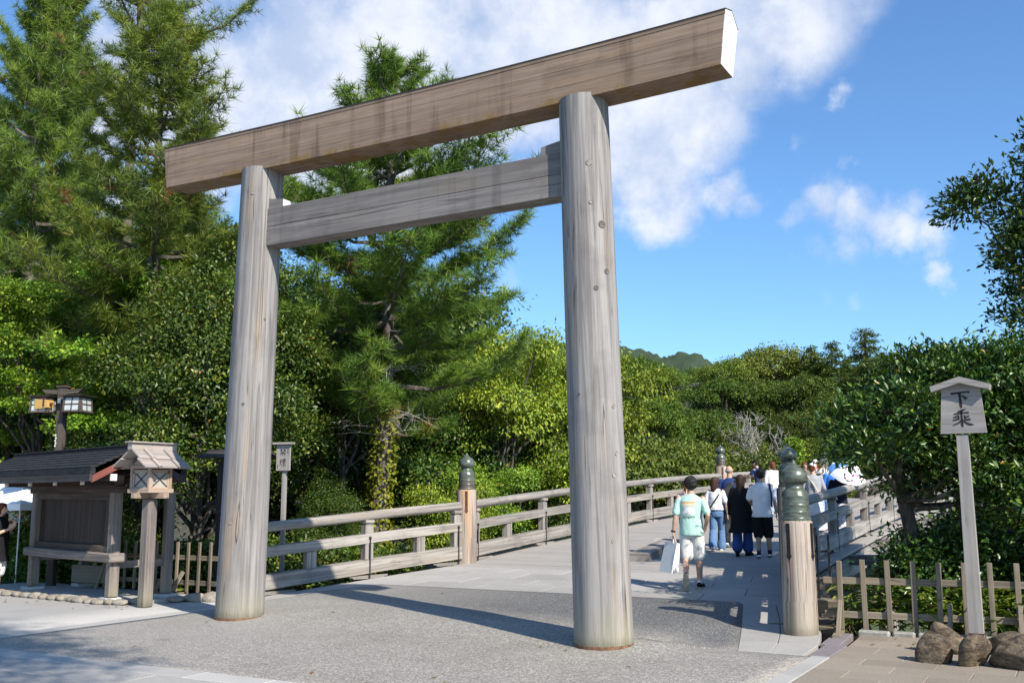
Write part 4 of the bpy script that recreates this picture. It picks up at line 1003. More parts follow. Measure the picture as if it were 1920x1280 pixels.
# ------------------------------------------------------------------ white tent at the left edge
tn = thing('canopy_tent', 'white canopy tent corner at the left edge of the picture', 'tent', (-12.6, 2.9, 0))
b = B(); P = [(-1.5, -.85), (1.52, -.85), (1.52, 1.5), (-1.5, 1.5)]; zt_, zl = 1.60, 1.49
V = [(x, y, zt_) for x, y in P] + [(x, y, zl - .02) for x, y in P] + [(0, .3, 2.45)]
b.add(V, [[0, 1, 8], [1, 2, 8], [2, 3, 8], [3, 0, 8]] + [[4 + i, 4 + (i + 1) % 4, (i + 1) % 4, i] for i in range(4)], [[(0, 0)] * 3] * 4 + [[(0, 0)] * 4] * 4); b.obj('canopy', M['tent'], tn)
for x, y in P: b = B(); b.tube([(x * .97, y * .95, 0), (x * .97, y * .95, 1.56)], .018, 8); b.obj('leg', M['steel'], tn)
b = B(); b.tube([(1.45, -.8, 1.25), (.9, -.8, 1.5)], .011, 6); b.tube([(1.45, -.8, 1.25), (1.45, -.3, 1.5)], .011, 6); b.tube([(1.45, -.8, 1.25), (.6, -.8, 1.05)], .009, 6); b.obj('brace', M['steel'], tn)
sf = thing('a_frame_stand', 'small folding A-frame stand in the shade behind the notice board', 'stand', (-8.15, 2.0, 0), .1)
for s in (-1, 1):
    b = B(); b.beam((s * .28, -.1, 0), (s * .06, -.02, .72), .03, .05, bev=.003); b.obj('leg', M['steel'] if s > 0 else M['fence'], sf)
b = B(); b.box((-.5, -.04, .3), (.9, .02, .32), bev=.003); b.obj('panel', M['board_post'], sf)
# ------------------------------------------------------------------ vegetation
def unit(v): return v / np.maximum(np.linalg.norm(v, axis=-1, keepdims=True), 1e-9)
def leaves(c, d, n, ln, wd, r=None, fold=.18):
    """folded four-point leaves: c base, d direction, n face normal -> coords, tris"""
    N = len(c); d = unit(d); s = unit(np.cross(d, n)); n = np.cross(s, d)
    ln = np.broadcast_to(ln, (N,))[:, None]; wd = np.broadcast_to(wd, (N,))[:, None]
    mid = c + d * ln * .48
    V = np.stack([c, mid + s * wd / 2 + n * wd * fold, c + d * ln - n * ln * .12, mid - s * wd / 2 + n * wd * fold], 1).reshape(-1, 3)
    k = np.arange(N)[:, None] * 4
    T = np.concatenate([k + [0, 1, 2], k + [0, 2, 3]], 0)
    return V, T
class Plant:
    """collects foliage (numpy) and woody tubes; parts: crown and trunk"""
    def __init__(s, seed): s.r = np.random.default_rng(seed); s.V = []; s.T = []; s.t = []; s.n = 0; s.w = B(); s.dead = B()
    def foliage(s, V, T, tint): s.V.append(V); s.T.append(T + s.n); s.t.append(tint); s.n += len(V)
    def lobes(s, lobes, n_cl, per, ln, wd, cl_r, shell=.55, up=.5, droop=.25, out=.6, flat=.6, low=-.35, tint0=0., twig=0, form=.7, rnd=.36):
        r = s.r; lobes = np.array(lobes, float)
        area = (lobes[:, 3] * lobes[:, 4] + lobes[:, 3] * lobes[:, 5] + lobes[:, 4] * lobes[:, 5]); pk = r.choice(len(lobes), n_cl, p=area / area.sum())
        L = lobes[pk]; u = unit(r.normal(size=(n_cl, 3)))
        bad = u[:, 2] < low; u[bad, 2] = np.abs(u[bad, 2])
        rad = 1 - shell * r.random(n_cl) ** 1.6
        rad *= 1 + .16 * np.sin(5 * u[:, 0] + pk * 2) * np.cos(4 * u[:, 1] + pk) + .12 * r.normal(size=n_cl)
        cc = L[:, :3] + u * rad[:, None] * L[:, 3:6]
        o = unit(u / L[:, 3:6])
        s.cc = cc; s.lob = L
        N = n_cl * per; base = np.repeat(cc, per, 0); oo = np.repeat(o, per, 0)
        off = r.normal(size=(N, 3)) * np.array([1, 1, flat]) * cl_r * .55
        c = base + off
        d = unit(oo * out + unit(r.normal(size=(N, 3))) * .9 + off / max(cl_r, 1e-3) * .5 - np.array([0, 0, droop]))
        nn = unit(np.array([0, 0, up]) + oo * form + r.normal(size=(N, 3)) * rnd)
        l = ln * r.uniform(.65, 1.25, N)
        V, T = leaves(c, d, nn, l, l * wd / ln)
        ct = np.repeat(r.normal(0, .16, n_cl), per); tint = np.clip(.42 + ct + r.normal(0, .17, N) + tint0, 0, .92); tint[r.random(N) < .006] = 1.
        s.foliage(V, T, np.repeat(tint, 4))
        if twig:
            for i in r.choice(n_cl, min(twig, n_cl), replace=False):
                a = L[i, :3] * .55 + cc[i] * .45 + r.normal(size=3) * .1; s.w.tube([a, (a + cc[i]) / 2 + r.normal(size=3) * .08, cc[i]], [.02, .014, .006], 4, cap=False)
    def limb(s, p0, p1, r0, r1, wob=.12, n=7, sag=0., sides=7):
        r = s.r; p0, p1 = np.array(p0, float), np.array(p1, float); L = np.linalg.norm(p1 - p0)
        t = np.linspace(0, 1, n); P = p0 + (p1 - p0) * t[:, None]
        w = np.cumsum(r.normal(size=(n, 3)) * wob * L / n, 0); w -= t[:, None] * w[-1]; P = P + w; P[:, 2] += sag * L * np.sin(math.pi * t)
        s.w.tube(P, r0 + (r1 - r0) * t, sides, cap=False); return P
    def tufts(s, c, d, n_per, ln, wd, tint):
        """needle tufts: thin triangles fanned about d"""
        r = s.r; N = len(c) * n_per; cc = np.repeat(c, n_per, 0); dd = np.repeat(unit(d), n_per, 0)
        v = unit(dd * .75 + unit(r.normal(size=(N, 3))) * .95)
        l = ln * r.uniform(.7, 1.15, N)[:, None]; sd = unit(np.cross(v, r.normal(size=(N, 3)))) * wd / 2
        b0 = cc + v * l * .06
        V = np.stack([b0 - sd, b0 + sd, cc + v * l - np.array([0, 0, .06]) * l], 1).reshape(-1, 3)
        T = np.arange(N)[:, None] * 3 + [0, 1, 2]
        s.foliage(V, T, np.repeat(np.clip(np.repeat(tint, n_per) + r.normal(0, .12, N), 0, 1), 3))
    def build(s, name, fmat, wmat, label, cat, loc=(0, 0, 0), group=None, crown='crown'):
        root = thing(name, label, cat, loc, group=group)
        link(crown, raw_mesh(crown, np.concatenate(s.V), np.concatenate(s.T), fmat, np.concatenate(s.t)), root)
        if s.w.v: s.w.obj('trunk', wmat, root)
        if s.dead.v: tag(s.dead.obj('dead_branches', M['bark_pale'], root), kind='stuff')
        return root

def pine(seed, H, z0, prof, n_br, r0, lean=(0, 0), tuft=.2, per=15, bare=0, az_bias=None, open_=1.):
    """prof: list of (height fraction, branch length)"""
    p = Plant(seed); r = p.r
    n = 16; t = np.linspace(0, 1, n); tr = np.stack([lean[0] * t + .12 * np.sin(t * 7 + seed), lean[1] * t + .1 * np.cos(t * 6), t * H], 1); tr -= tr[0]
    p.w.tube(tr, r0 * (1 - t) ** .8 + .02, 10)
    hs = np.array([q[0] for q in prof]); ls = np.array([q[1] for q in prof]); C_, D_, Ti = [], [], []
    for k in range(n_br):
        f = z0 + (1 - z0) * ((k + r.random()) / n_br) ** .9; f = min(f, .985)
        L = np.interp(f, hs, ls) * r.uniform(.5, 1.18)
        if L < .15: continue
        base = np.array([np.interp(f, t, tr[:, q]) for q in range(3)])
        az = k * 2.4 + r.normal(0, .35); el = np.interp(f, [0, .5, 1], [.02, .22, .75]) + r.normal(0, .13)
        if az_bias is not None and r.random() < .35: az = az_bias + r.normal(0, .5)
        dirn = np.array([math.cos(az) * math.cos(el), math.sin(az) * math.cos(el), math.sin(el)])
        m = 7; q = np.linspace(0, 1, m)
        P = base + dirn * L * q[:, None] + np.cumsum(r.normal(size=(m, 3)) * .05 * L / m * 2, 0); P[:, 2] += L * (-.16 * np.sin(q * math.pi * .8) + .12 * q ** 2)
        p.w.tube(P, np.linspace(.018 + .016 * L, .008, m), 5, cap=False)
        side = np.cross(dirn, (0, 0, 1)); side /= np.linalg.norm(side)
        ns = int(7 + L * 6.6 * open_)
        for j in range(ns):
            u = .28 + .72 * (j + r.random()) / ns; b0 = np.array([np.interp(u, q, P[:, c]) for c in range(3)])
            sl = (.20 + .34 * L * (1 - u * .62)) * r.uniform(.55, 1.1); sg = 1 if j % 2 else -1
            sd = unit(side * sg * r.uniform(.5, 1.) + dirn * .75 + np.array([0, 0, r.uniform(.0, .5)]))
            if sl > .35: p.w.tube([b0, b0 + sd * sl], [.010, .005], 4, cap=False)
            nt = max(2, int(sl / .135)); a = (np.arange(nt) + .7) / nt
            pos = b0 + sd * sl * a[:, None] + r.normal(size=(nt, 3)) * .035
            C_.append(pos); D_.append(np.tile(sd * .7 + np.array([0, 0, .75]), (nt, 1)) + r.normal(size=(nt, 3)) * .2); Ti.append(np.full(nt, 1.3 if r.random() < .012 else .45 + r.normal(0, .14)))
        C_.append(P[-1:]); D_.append(dirn[None] + np.array([[0, 0, .6]])); Ti.append(np.array([.6]))
    # leader shoots at the top
    for k in range(10):
        b0 = tr[-1] - np.array([0, 0, r.uniform(0, .7)]); a = r.uniform(0, 6.28); v = np.array([math.cos(a) * .4, math.sin(a) * .4, 1.]); nt = 4
        C_.append(b0 + v * np.linspace(.05, .38, nt)[:, None]); D_.append(np.tile(v, (nt, 1))); Ti.append(np.full(nt, .6))
    for k in range(bare):                              # dead grey twigs under the crown
        f = z0 * r.uniform(.85, 1.45); base = np.array([np.interp(f, t, tr[:, q]) for q in range(3)]); az = r.uniform(0, 6.28); L = r.uniform(.5, 1.6); dv = np.array([math.cos(az), math.sin(az), r.uniform(-.35, .25)])
        P = [base, base + dv * L * .5, base + dv * L + (0, 0, -.15)]; p.dead.tube(P, [.016, .011, .004], 4, cap=False)
        for _ in range(6): a = base + dv * L * r.uniform(.4, 1); p.dead.tube([a, a + r.normal(size=3) * .22], [.007, .003], 3, cap=False)
    p.tufts(np.concatenate(C_), np.concatenate(D_), per, tuft, tuft * .055, np.concatenate(Ti))
    return p

# --- pines behind the left side
pp = pine(11, 12.9, .30, [(.25, 1.2), (.34, 2.3), (.42, 3.0), (.55, 3.5), (.66, 3.5), (.76, 2.9), (.86, 1.9), (.93, 1.1), (1, .35)], 84, .19, (.75, -.5), .31, 22, bare=22, open_=1.1)
pineC = pp.build('pine_tree', M['needle'], M['bark_pine'], 'dense pine seen through the middle of the gate, its tip above the top beam', 'pine tree', (-7.1, 8.7, -.6), group='tall pines')
pp = pine(23, 14.3, .28, [(.2, 1.6), (.34, 2.5), (.5, 2.7), (.65, 2.5), (.78, 2.0), (.9, 1.2), (1, .4)], 104, .2, (.15, -.1), .32, 20, bare=8, open_=.95)
pine2 = pp.build('pine_tree', M['needle'], M['bark_pine'], 'tall bushy pine rising behind the left end of the gate beam', 'pine tree', (-11.9, 5.75, -.3), group='tall pines')
o = copy_tree(pine2); o.location = (-20.4, 7.8, -.3); o.rotation_euler = (0, 0, 2.2); o.scale = (.95, .95, 1.28)
o['label'] = 'bluish tall pine at the far left edge, its crown running out of the frame'
o = copy_tree(pine2); o.location = (-25.5, 12.5, -.3); o.rotation_euler = (0, 0, 4.1); o.scale = (1.25, 1.25, 1.5); o['label'] = 'pine further back between the far left pine and the bushy pine'
o = copy_tree(pine2); o.location = (-17.0, 10.8, -.5); o.rotation_euler = (0, 0, .9); o.scale = (1.0, 1.0, .86); o['label'] = 'shorter pine behind the bushy pine left of the gate'
pp = pine(31, 25., .64, [(.5, 2.0), (.66, 4.0), (.78, 4.4), (.9, 3.5), (1, 1.)], 40, .22, (.6, .2), .32, 13, open_=.8)
pp.build('pine_tree', M['needle'], M['bark_pine'], 'tallest pine at the top left, only its long lower boughs in the frame', 'pine tree', (-18.4, 9.9, -.3), group='tall pines')
# ivy climbing the middle pine's trunk
p = Plant(5); r = p.r; n = 1300; z = r.uniform(1.0, 4.6, n); a = r.uniform(0, 6.28, n); rd = .2 + r.uniform(0, .14, n)
ivx = lambda z: .75 * z / 12.9 + .12 * np.sin(7 * z / 12.9 + 11) - .12 * math.sin(11); ivy_ = lambda z: -.5 * z / 12.9 + .1 * np.cos(6 * z / 12.9) - .1
c = np.stack([ivx(z) + rd * np.cos(a), ivy_(z) + rd * np.sin(a), z], 1); o_ = np.stack([np.cos(a), np.sin(a), .1 * a], 1)
V, T = leaves(c, o_ * .4 + r.normal(size=(n, 3)) * .5 - np.array([0, 0, .7]), o_ + r.normal(size=(n, 3)) * .3, r.uniform(.07, .13, n), r.uniform(.06, .10, n), r); p.foliage(V, T, np.repeat(np.clip(r.normal(.55, .2, n), 0, 1), 4))
for k in range(5): aa = k * 1.3; p.w.tube([(float(ivx(q)) + .2 * math.cos(aa + q * .3), float(ivy_(q)) + .2 * math.sin(aa + q * .3), q) for q in np.linspace(.4, 4.2, 8)], .012, 4, cap=False)
p.build('ivy', M['ivy'], M['bark'], 'yellow-green ivy climbing the lower trunk of the middle pine', 'climbing plant', (-7.1, 8.7, -.6), crown='foliage')

# --- maple with flat tiers of bright leaves, left
p = Plant(41); r = p.r
lob = []
for k in range(34):
    f = r.random(); z = 2.2 + 5.6 * f; R_ = 3.9 * math.sqrt(max(0, 1 - (f * .95) ** 2)) * r.uniform(.35, 1); a = r.uniform(0, 6.28)
    lob.append((R_ * math.cos(a), R_ * math.sin(a), z, r.uniform(.8, 1.4), r.uniform(.8, 1.4), r.uniform(.22, .42)))
p.lobes(lob, 3300, 15, .09, .075, .2, shell=.8, up=1.1, droop=.2, out=.5, flat=.35, low=-.2)
tk = p.limb((0, 0, -.5), (.3, 0, 2.6), .2, .14)
for l in lob[::2]: p.limb(tk[-1 - (len(tk) // 4)], l[:3], .06, .012, .2)
maple = p.build('maple_tree', M['maple'], M['bark'], 'bright green maple with flat leaf tiers behind the lamp pole', 'maple tree', (-13.2, 6.3, -.1), group='maples')
o = copy_tree(maple); o.location = (-15.6, 5.6, -.3); o.rotation_euler = (0, 0, 2.0); o['label'] = 'maple at the far left edge under the bluish pine'

# --- broadleaf evergreens
def broad_tree(seed, H, lob_spec, n_cl, per, ln, mat, trunk_r=.16, wd=.5, cl=.26, twig=40, **kw):
    p = Plant(seed); r = p.r; lob = lob_spec(r)
    p.lobes(lob, n_cl, per, ln, ln * wd, cl, twig=twig, **kw)
    tk = p.limb((0, 0, -1.2), (r.normal(0, .15), r.normal(0, .15), H * .45), trunk_r, trunk_r * .6)
    for l in lob: p.limb(tk[r.integers(3, 7)], np.array(l[:3]) + r.normal(0, .1, 3), trunk_r * .4, .02, .25)
    return p
def heap(R_, H, n, z0=.25):
    def f(r):
        L = [(0, 0, H * .62, R_ * .6, R_ * .6, H * .36)]
        for k in range(n):
            a = r.uniform(0, 6.28); z = r.uniform(z0, .9) * H; q = R_ * math.sqrt(max(.05, 1 - ((z / H - .45) / .6) ** 2)) * r.uniform(.45, .95); s = r.uniform(.28, .46) * R_
            L.append((q * math.cos(a), q * math.sin(a), z, s, s, s * .8))
        return L
    return f
bt1 = broad_tree(51, 7.2, heap(2.5, 7.2, 13, .15), 3900, 13, .095, M['broad'], shell=.6, droop=.35).build('evergreen_tree', M['broad'], M['bark'], 'dark small-leaved evergreen between the notice board and the left pillar', 'evergreen tree', (-8.6, 4.6, -.3), group='broadleaf evergreens')
bt2 = broad_tree(52, 8.2, heap(3.0, 8.2, 15, .12), 3900, 13, .112, M['broad'], shell=.6, droop=.5).build('evergreen_tree', M['broad'], M['bark'], 'dark leafy evergreen just right of the left pillar, behind the no-smoking sign', 'evergreen tree', (-9.2, 9.6, -.8), group='broadleaf evergreens')
bspots = [(-11.2, 8.6, -.4, 1.05, .7, 0, 'evergreen rising behind the left pillar between two pines'), (-14.2, 8.2, -.4, 1.0, 1.9, 1, 'evergreen behind the maple and the notice board'), (-10.5, 13.2, -2, 1.15, 2.6, 1, 'evergreen in the deep shade behind the middle pine'),
          (-13.2, 12.4, -1.5, 1.35, .2, 0, 'evergreen far back between the left pine and the middle pine'), (-17.2, 12.8, -1, 1.4, 4.1, 1, 'evergreen far back behind the tall left pine'), (-20.5, 11, 0, 1.3, 5, 0, 'evergreen at the far left edge behind the maple'),
          (-9.2, 16.6, -3, 1.2, 3.3, 0, 'evergreen on the bank behind the yellow-green tree'), (-22, 6, 0, 1.0, 3.9, 1, 'evergreen low at the left edge behind the tent'), (-16.2, 17.5, -2, 1.6, 1.2, 0, 'rearmost evergreen of the left wood, dark in shade'), (-11.9, 19., -3, 1.5, 2.2, 1, 'rear evergreen on the bank beyond the middle pine'),
          (-24.5, 14, -.5, 1.6, .4, 1, 'tall evergreen beyond the far left pine'), (-7.4, 7.2, -.8, .42, 5.1, 0, 'small evergreen under the middle pine beside the ivied trunk'), (-11.6, 3.9, -.2, .5, 1.3, 0, 'bushy young evergreen behind the notice board roof')]
for x, y, z, s, rz, k, lab in bspots:
    o = copy_tree(bt2 if k else bt1); o.location = (x, y, z); o.scale = (s, s, s); o.rotation_euler = (0, 0, rz); o['label'] = lab

# --- yellow-green tree beyond the left railing
def ylob(r):
    L = [(.3, 0, 4.3, 1.6, 1.6, 1.5)]
    for k in range(15):
        a = r.uniform(0, 6.28); z = r.uniform(1.9, 6.6); q = 2.4 * (1 - abs(z - 4.1) / 4.4) * r.uniform(.5, 1.1); s = r.uniform(.5, 1.0); L.append((.4 + q * math.cos(a), q * math.sin(a), z, s, s, s * .75))
    return L
yt = broad_tree(61, 6.5, ylob, 2200, 11, .12, M['yellow'], .13, .46, .26, 60, shell=.85, droop=.9, up=.6).build('yellow_green_tree', M['yellow'], M['bark'], 'sunlit yellow-green tree with drooping leaves left of the right pillar', 'broadleaf tree', (-7.0, 14.6, -.6), group='yellow-green trees')
o = copy_tree(yt); o.location = (-5.6, 18.2, -1.6); o.rotation_euler = (0, 0, 2.5); o.scale = (1.05, 1.05, 1.13); o['label'] = 'yellow-green tree whose edge shows just right of the right pillar'
o = copy_tree(yt); o.location = (-5.2, 9.3, -2.4); o.rotation_euler = (0, 0, 4.0); o.scale = (.55, .55, .62); o['label'] = 'small yellow-green tree between the ivied trunk and the left bronze-capped post'
o = copy_tree(yt); o.location = (-5.5, 11.0, -2.2); o.rotation_euler = (0, 0, 1.0); o.scale = (.66, .66, .66); o['label'] = 'small yellow-green tree behind the left bronze-capped post'

# --- low shrubs behind the left railing and the fence
def shrub(seed, R_, H, mat, ln=.1, n=420):
    p = Plant(seed); r = p.r
    L = [(0, 0, H * .4, R_ * .7, R_ * .7, H * .5)] + [(R_ * .6 * math.cos(a), R_ * .6 * math.sin(a), H * r.uniform(.3, .6), R_ * .5, R_ * .5, H * .4) for a in r.uniform(0, 6.28, 5)]
    p.lobes(L, n, 11, ln, ln * .5, .16, shell=.6, up=.8)
    for k in range(6): a = r.uniform(0, 6.28); p.limb((0, 0, -.3), (R_ * .6 * math.cos(a), R_ * .6 * math.sin(a), H * .7), .025, .008, .2, 5, sides=4)
    return p
s1 = shrub(71, 1.0, 1.3, M['broad']).build('shrub', M['broad'], M['bark'], 'low green shrub just behind the left railing below the no-smoking sign', 'shrub', (-5.7, 4.4, -.2), group='low shrubs behind the left railing', crown='foliage')
s2 = shrub(72, 1.0, 1.3, M['fresh'], .11).build('shrub', M['fresh'], M['bark'], 'bright low shrub behind the left railing near the middle pine', 'shrub', (-5.6, 6.3, -.5), group='low shrubs behind the left railing', crown='foliage')
for x, y, z, s, k, lab in ((-5.2, 8.0, -.9, 1.0, 0, 'low shrub behind the left bronze-capped post'), (-6.6, 3.4, -.2, .9, 0, 'low shrub behind the shaded picket fence'), (-8.0, 3.2, -.2, .95, 0, 'low shrub right behind the lantern post and fence'), (-9.4, 3.4, -.2, .95, 1, 'bright low shrub behind the notice board legs'),
    (-11.0, 3.2, -.2, 1.1, 1, 'bright low shrub between the tent and the notice board'), (-12.8, 3.9, -.2, 1.2, 0, 'low shrub behind the white tent'), (-6.9, 5.4, -.4, 1.0, 0, 'dark shrub behind the no-smoking sign'), (-7.3, 4.3, -.2, 1.0, 0, 'low shrub seen through the picket fence beside the pillar'), (-4.6, 9.8, -1.4, 1.1, 0, 'shrub under the left railing past its second post'),
    (-4.7, 12.2, -1.5, 1.4, 0, 'low shrub under the railing left of the right pillar'), (-5.0, 15, -1.8, 1.7, 1, 'bright shrub under the railing behind the right pillar'), (-4.9, 18.5, -1.8, 1.8, 0, 'shrub under the railing right of the right pillar')):
    o = copy_tree(s2 if k else s1); o.location = (x, y, z); o.scale = (s, s, s); o.rotation_euler = (0, 0, x * 2); o['label'] = lab

# --- right: glossy evergreens and bamboo grass
p = Plant(81); r = p.r
lob = [(.2, .1, 2.9, 1.0, 1.0, .8), (-.55, -.1, 2.55, .75, .8, .55), (.9, .2, 2.7, 1.0, 1.0, .8), (1.6, .3, 2.4, 1.0, 1.0, .9), (-.2, .3, 2.0, .7, .8, .5), (-.02, .3, 3.35, .65, .7, .42), (.6, .2, 3.3, .9, .9, .42), (1.5, .4, 3.3, 1., 1., .55), (1.2, -.1, 1.5, .9, .7, .6), (-.6, -1.1, 2.3, .6, .45, .36), (-.1, -1.0, 2.75, .6, .5, .4), (-.8, -.35, 2.65, .5, .5, .36), (.5, -.4, 2.1, .6, .5, .4), (1.5, -.2, 2.0, .8, .6, .6), (2.2, .3, 1.8, .9, .9, .9), (.75, -.25, 1.75, .5, .5, .35)]
p.lobes(lob, 3500, 12, .105, .042, .17, shell=.62, up=.7, droop=-.1, out=.75, low=-.5, twig=90)
tk = p.limb((0, 0, -.3), (-.42, -.1, 2.1), .12, .085, .1); p.limb((.12, .1, -.3), (.35, .2, 2.3), .09, .05, .12)
for l in lob: p.limb(tk[-2], l[:3], .04, .012, .25)
p.build('glossy_evergreen', M['glossy'], M['bark'], 'glossy-leaved evergreen leaning over the right railing behind the roofed sign', 'evergreen tree', (6.05, 3.7, -.05), group='evergreens on the right')
p = Plant(82); r = p.r
lob = [(.25, 0, 4.3, .85, 1.0, .7), (.3, 0, 5.1, .9, 1.0, .75), (.3, .1, 5.9, .85, .9, .7), (.45, 0, 6.6, .6, .7, .6), (.6, .1, 7.2, .45, .5, .5), (1.2, .2, 5.5, 1., 1., 1.5), (-.95, -.2, 6.02, .32, .32, .34), (-.68, -.2, 6.22, .26, .28, .28)]
p.lobes(lob, 2000, 12, .105, .045, .17, shell=.6, up=.6, droop=-.15, out=.8, low=-.6, twig=70)
tk = p.limb((.5, .2, -.4), (.4, .1, 6.8), .16, .04, .06, 10)
for l in lob: p.limb(tk[max(2, min(8, int(l[2] / 7 * 9) - 1))], l[:3], .035, .01, .2)
tall_ = p.build('glossy_evergreen', M['glossy'], M['bark'], 'taller evergreen at the right edge with one thin branch standing out against the sky', 'evergreen tree', (7.5, 5.6, 0), group='evergreens on the right')
o = copy_tree(tall_); o.location = (8.3, 8.1, -.2); o.rotation_euler = (0, 0, -.5); o.scale = (1.25, 1.25, 1.02); o['label'] = 'evergreen further back at the right edge beside the bridge, shading its railing'
p = shrub(83, .8, 1.35, M['glossy'], .085, 620)
sh = p.build('shrub', M['glossy'], M['bark'], 'dark glossy shrub beside the right railing above the fence', 'shrub', (6.05, 3.55, .0), group='dark shrubs behind the right fence', crown='foliage')
for x, y, z, s, lab in ((6.9, 5.9, -.2, 1.5, 'dark shrub filling the gap behind the leaning trunk'), (5.75, 5.3, -.1, .95, 'dark shrub against the right railing behind the leaning trunk'), (6.7, 4.6, -.1, 1.0, 'dark shrub behind the sign pole'), (8.0, 4.4, -.1, 1.2, 'dark shrub at the right edge behind the fence'), (5.9, 6.6, -.5, 1.5, 'dark shrub on the bank beyond the leaning trunk'), (8.2, 7.2, -.6, 1.9, 'large dark shrub at the back on the far right'), (5.8, 8.8, -1, 1.5, 'dark shrub low beside the right railing'), (10.0, 5.0, -.1, 1.6, 'dark shrub beyond the right edge')):
    o = copy_tree(sh); o.location = (x, y, z); o.scale = (s, s, s); o.rotation_euler = (0, 0, x * 3); o['label'] = lab
p = Plant(84); r = p.r; n = 2600
st = np.stack([r.uniform(4.95, 9.2, n), 2.45 + r.random(n) ** 1.3 * 1.5, np.zeros(n)], 1); hh = r.uniform(.08, .62, n) * (1 - .25 * (st[:, 1] < 2.6))
c = st + np.stack([r.normal(0, .06, n), r.normal(0, .06, n), hh], 1); a = r.uniform(0, 6.28, n)
d = np.stack([np.cos(a), np.sin(a), r.uniform(-.5, .45, n)], 1); l = r.uniform(.13, .26, n)
V, T = leaves(c, d, np.array([0, 0, 1.]) + r.normal(size=(n, 3)) * .35, l, l * .2, r); p.foliage(V, T, np.repeat(np.clip(r.beta(1.6, 3.2, n), 0, 1), 4))
for k in range(220): p.w.tube([st[k], (st[k] + c[k]) / 2 + r.normal(size=3) * .02, c[k]], .0035, 3, cap=False)
q = link('bamboo_grass', raw_mesh('bamboo_grass', np.concatenate(p.V), np.concatenate(p.T), M['bamboo_leaf'], np.concatenate(p.t))); tag(q, 'low bamboo grass with straw-edged leaves behind the right fence', 'ground cover', kind='stuff'); p.w.obj('stem', M['bamboo_leaf'], q)
p = Plant(85); r = p.r; n = 9000
st = np.stack([r.uniform(-13, -4.6, n), r.uniform(2.3, 9., n)], 1); z = terrain(st[:, 0], st[:, 1]); c = np.stack([st[:, 0], st[:, 1], z + r.uniform(.02, .35, n)], 1); a = r.uniform(0, 6.28, n)
V, T = leaves(c, np.stack([np.cos(a), np.sin(a), r.uniform(-.3, .5, n)], 1), np.array([0, 0, 1.]) + r.normal(size=(n, 3)) * .4, r.uniform(.09, .2, n), r.uniform(.03, .08, n), r)
q = link('undergrowth', raw_mesh('undergrowth', V, T, M['broad'], np.repeat(r.random(n), 4))); tag(q, 'dark leafy undergrowth on the bank left of the bridge', 'undergrowth', kind='stuff')

# a few dry leaves blown along the paving edges
r = np.random.default_rng(91); n = 70
xy = np.concatenate([np.stack([r.uniform(-10.5, -5.2, 26), r.uniform(-.4, .35, 26)], 1), np.stack([r.uniform(5.4, 9, 24), r.uniform(1.2, 2.0, 24)], 1), np.stack([r.uniform(-4, 5, 20), r.uniform(-3.4, 3.4, 20)], 1)])
a = r.uniform(0, 6.28, n); V, T = leaves(np.column_stack([xy, gz(xy[:, 0], xy[:, 1]) + .012]), np.stack([np.cos(a), np.sin(a), r.uniform(-.05, .15, n)], 1), np.array([0, 0, 1.]) + r.normal(size=(n, 3)) * .15, r.uniform(.04, .085, n), r.uniform(.02, .04, n))
tag(link('fallen_leaves', raw_mesh('fallen_leaves', V, T, M['broad'], np.ones(len(V)))), 'scattered dry brown leaves lying on the paving', 'fallen leaves', kind='stuff')
# --- wooded hill beyond the bridge
def ht(seed, R_, H, mat, n=2100, per=12, ln=.165, dome=.8, name='t'):
    p = Plant(seed); r = p.r; L = []
    for k in range(13):
        a = k * 2.4; q = R_ * math.sqrt((k + .3) / 13) * .85; z = H * (.52 + .42 * math.sqrt(max(0, 1 - (q / R_) ** 2)) * dome) + r.normal(0, .25); s = R_ * r.uniform(.30, .46); L.append((q * math.cos(a), q * math.sin(a), z - s * .5, s, s, s * .6))
    for k in range(7): a = r.uniform(0, 6.28); L.append((R_ * .75 * math.cos(a), R_ * .75 * math.sin(a), H * r.uniform(.22, .5), R_ * .4, R_ * .4, R_ * .32))
    p.lobes(L, n, per, ln, ln * .65, .3, shell=.3, up=.55, flat=.7, low=-.25, form=1.1, rnd=.4)
    tk = p.limb((0, 0, -2), (0, 0, H * .55), .24, .15)
    for l in L[:12]: p.limb(tk[-2], l[:3], .09, .03, .2, 5, sides=5)
    return p
def conifer(seed, R_, H, n=1700, ln=.19):
    p = Plant(seed); r = p.r; L = []
    for k in range(34):
        f = .12 + .86 * k / 33; a = k * 2.4; q = R_ * (1 - f) ** .75 * r.uniform(.45, .8); s = max(.28, R_ * .42 * (1 - f * .75)); L.append((q * math.cos(a), q * math.sin(a), H * f, s, s, s * .62))
    p.lobes(L, n, 12, ln, ln * .5, .26, shell=.35, up=.5, flat=.6, droop=.1, form=1., rnd=.4)
    p.limb((0, 0, -2), (0, 0, H * .97), .22, .04, .02, 6)
    return p
K = {'a': ht(101, 3.6, 8, 0).build('hill_tree', M['hill_leaf'], M['bark'], '', 'hill tree', (-15.5, 44, 0)), 'b': ht(102, 3.9, 8.5, 0, 2300).build('hill_tree', M['hill_leaf'], M['bark'], '', 'hill tree', (-18, 47, 0)),
     'p': ht(103, 3.1, 5.2, 0, 1800, 12, .14).build('hill_tree', M['hill_pale'], M['bark_pale'], '', 'hill tree', (-12, 37, 0)), 'c': conifer(104, 3.0, 10.5).build('conifer', M['hill_dark'], M['bark'], '', 'conifer', (-14.5, 66, 0)),
     'd': ht(105, 3.6, 8, 0, 2000).build('hill_tree', M['hill_dark'], M['bark'], '', 'hill tree', (-6, 52, 0)), 'y': conifer(106, .8, 3.4, 420, .16).build('young_conifer', M['maple'], M['bark'], 'small bright green conifer between the bald tree and the near bronze caps', 'conifer', (-6.6, 46.5, 1.1))}
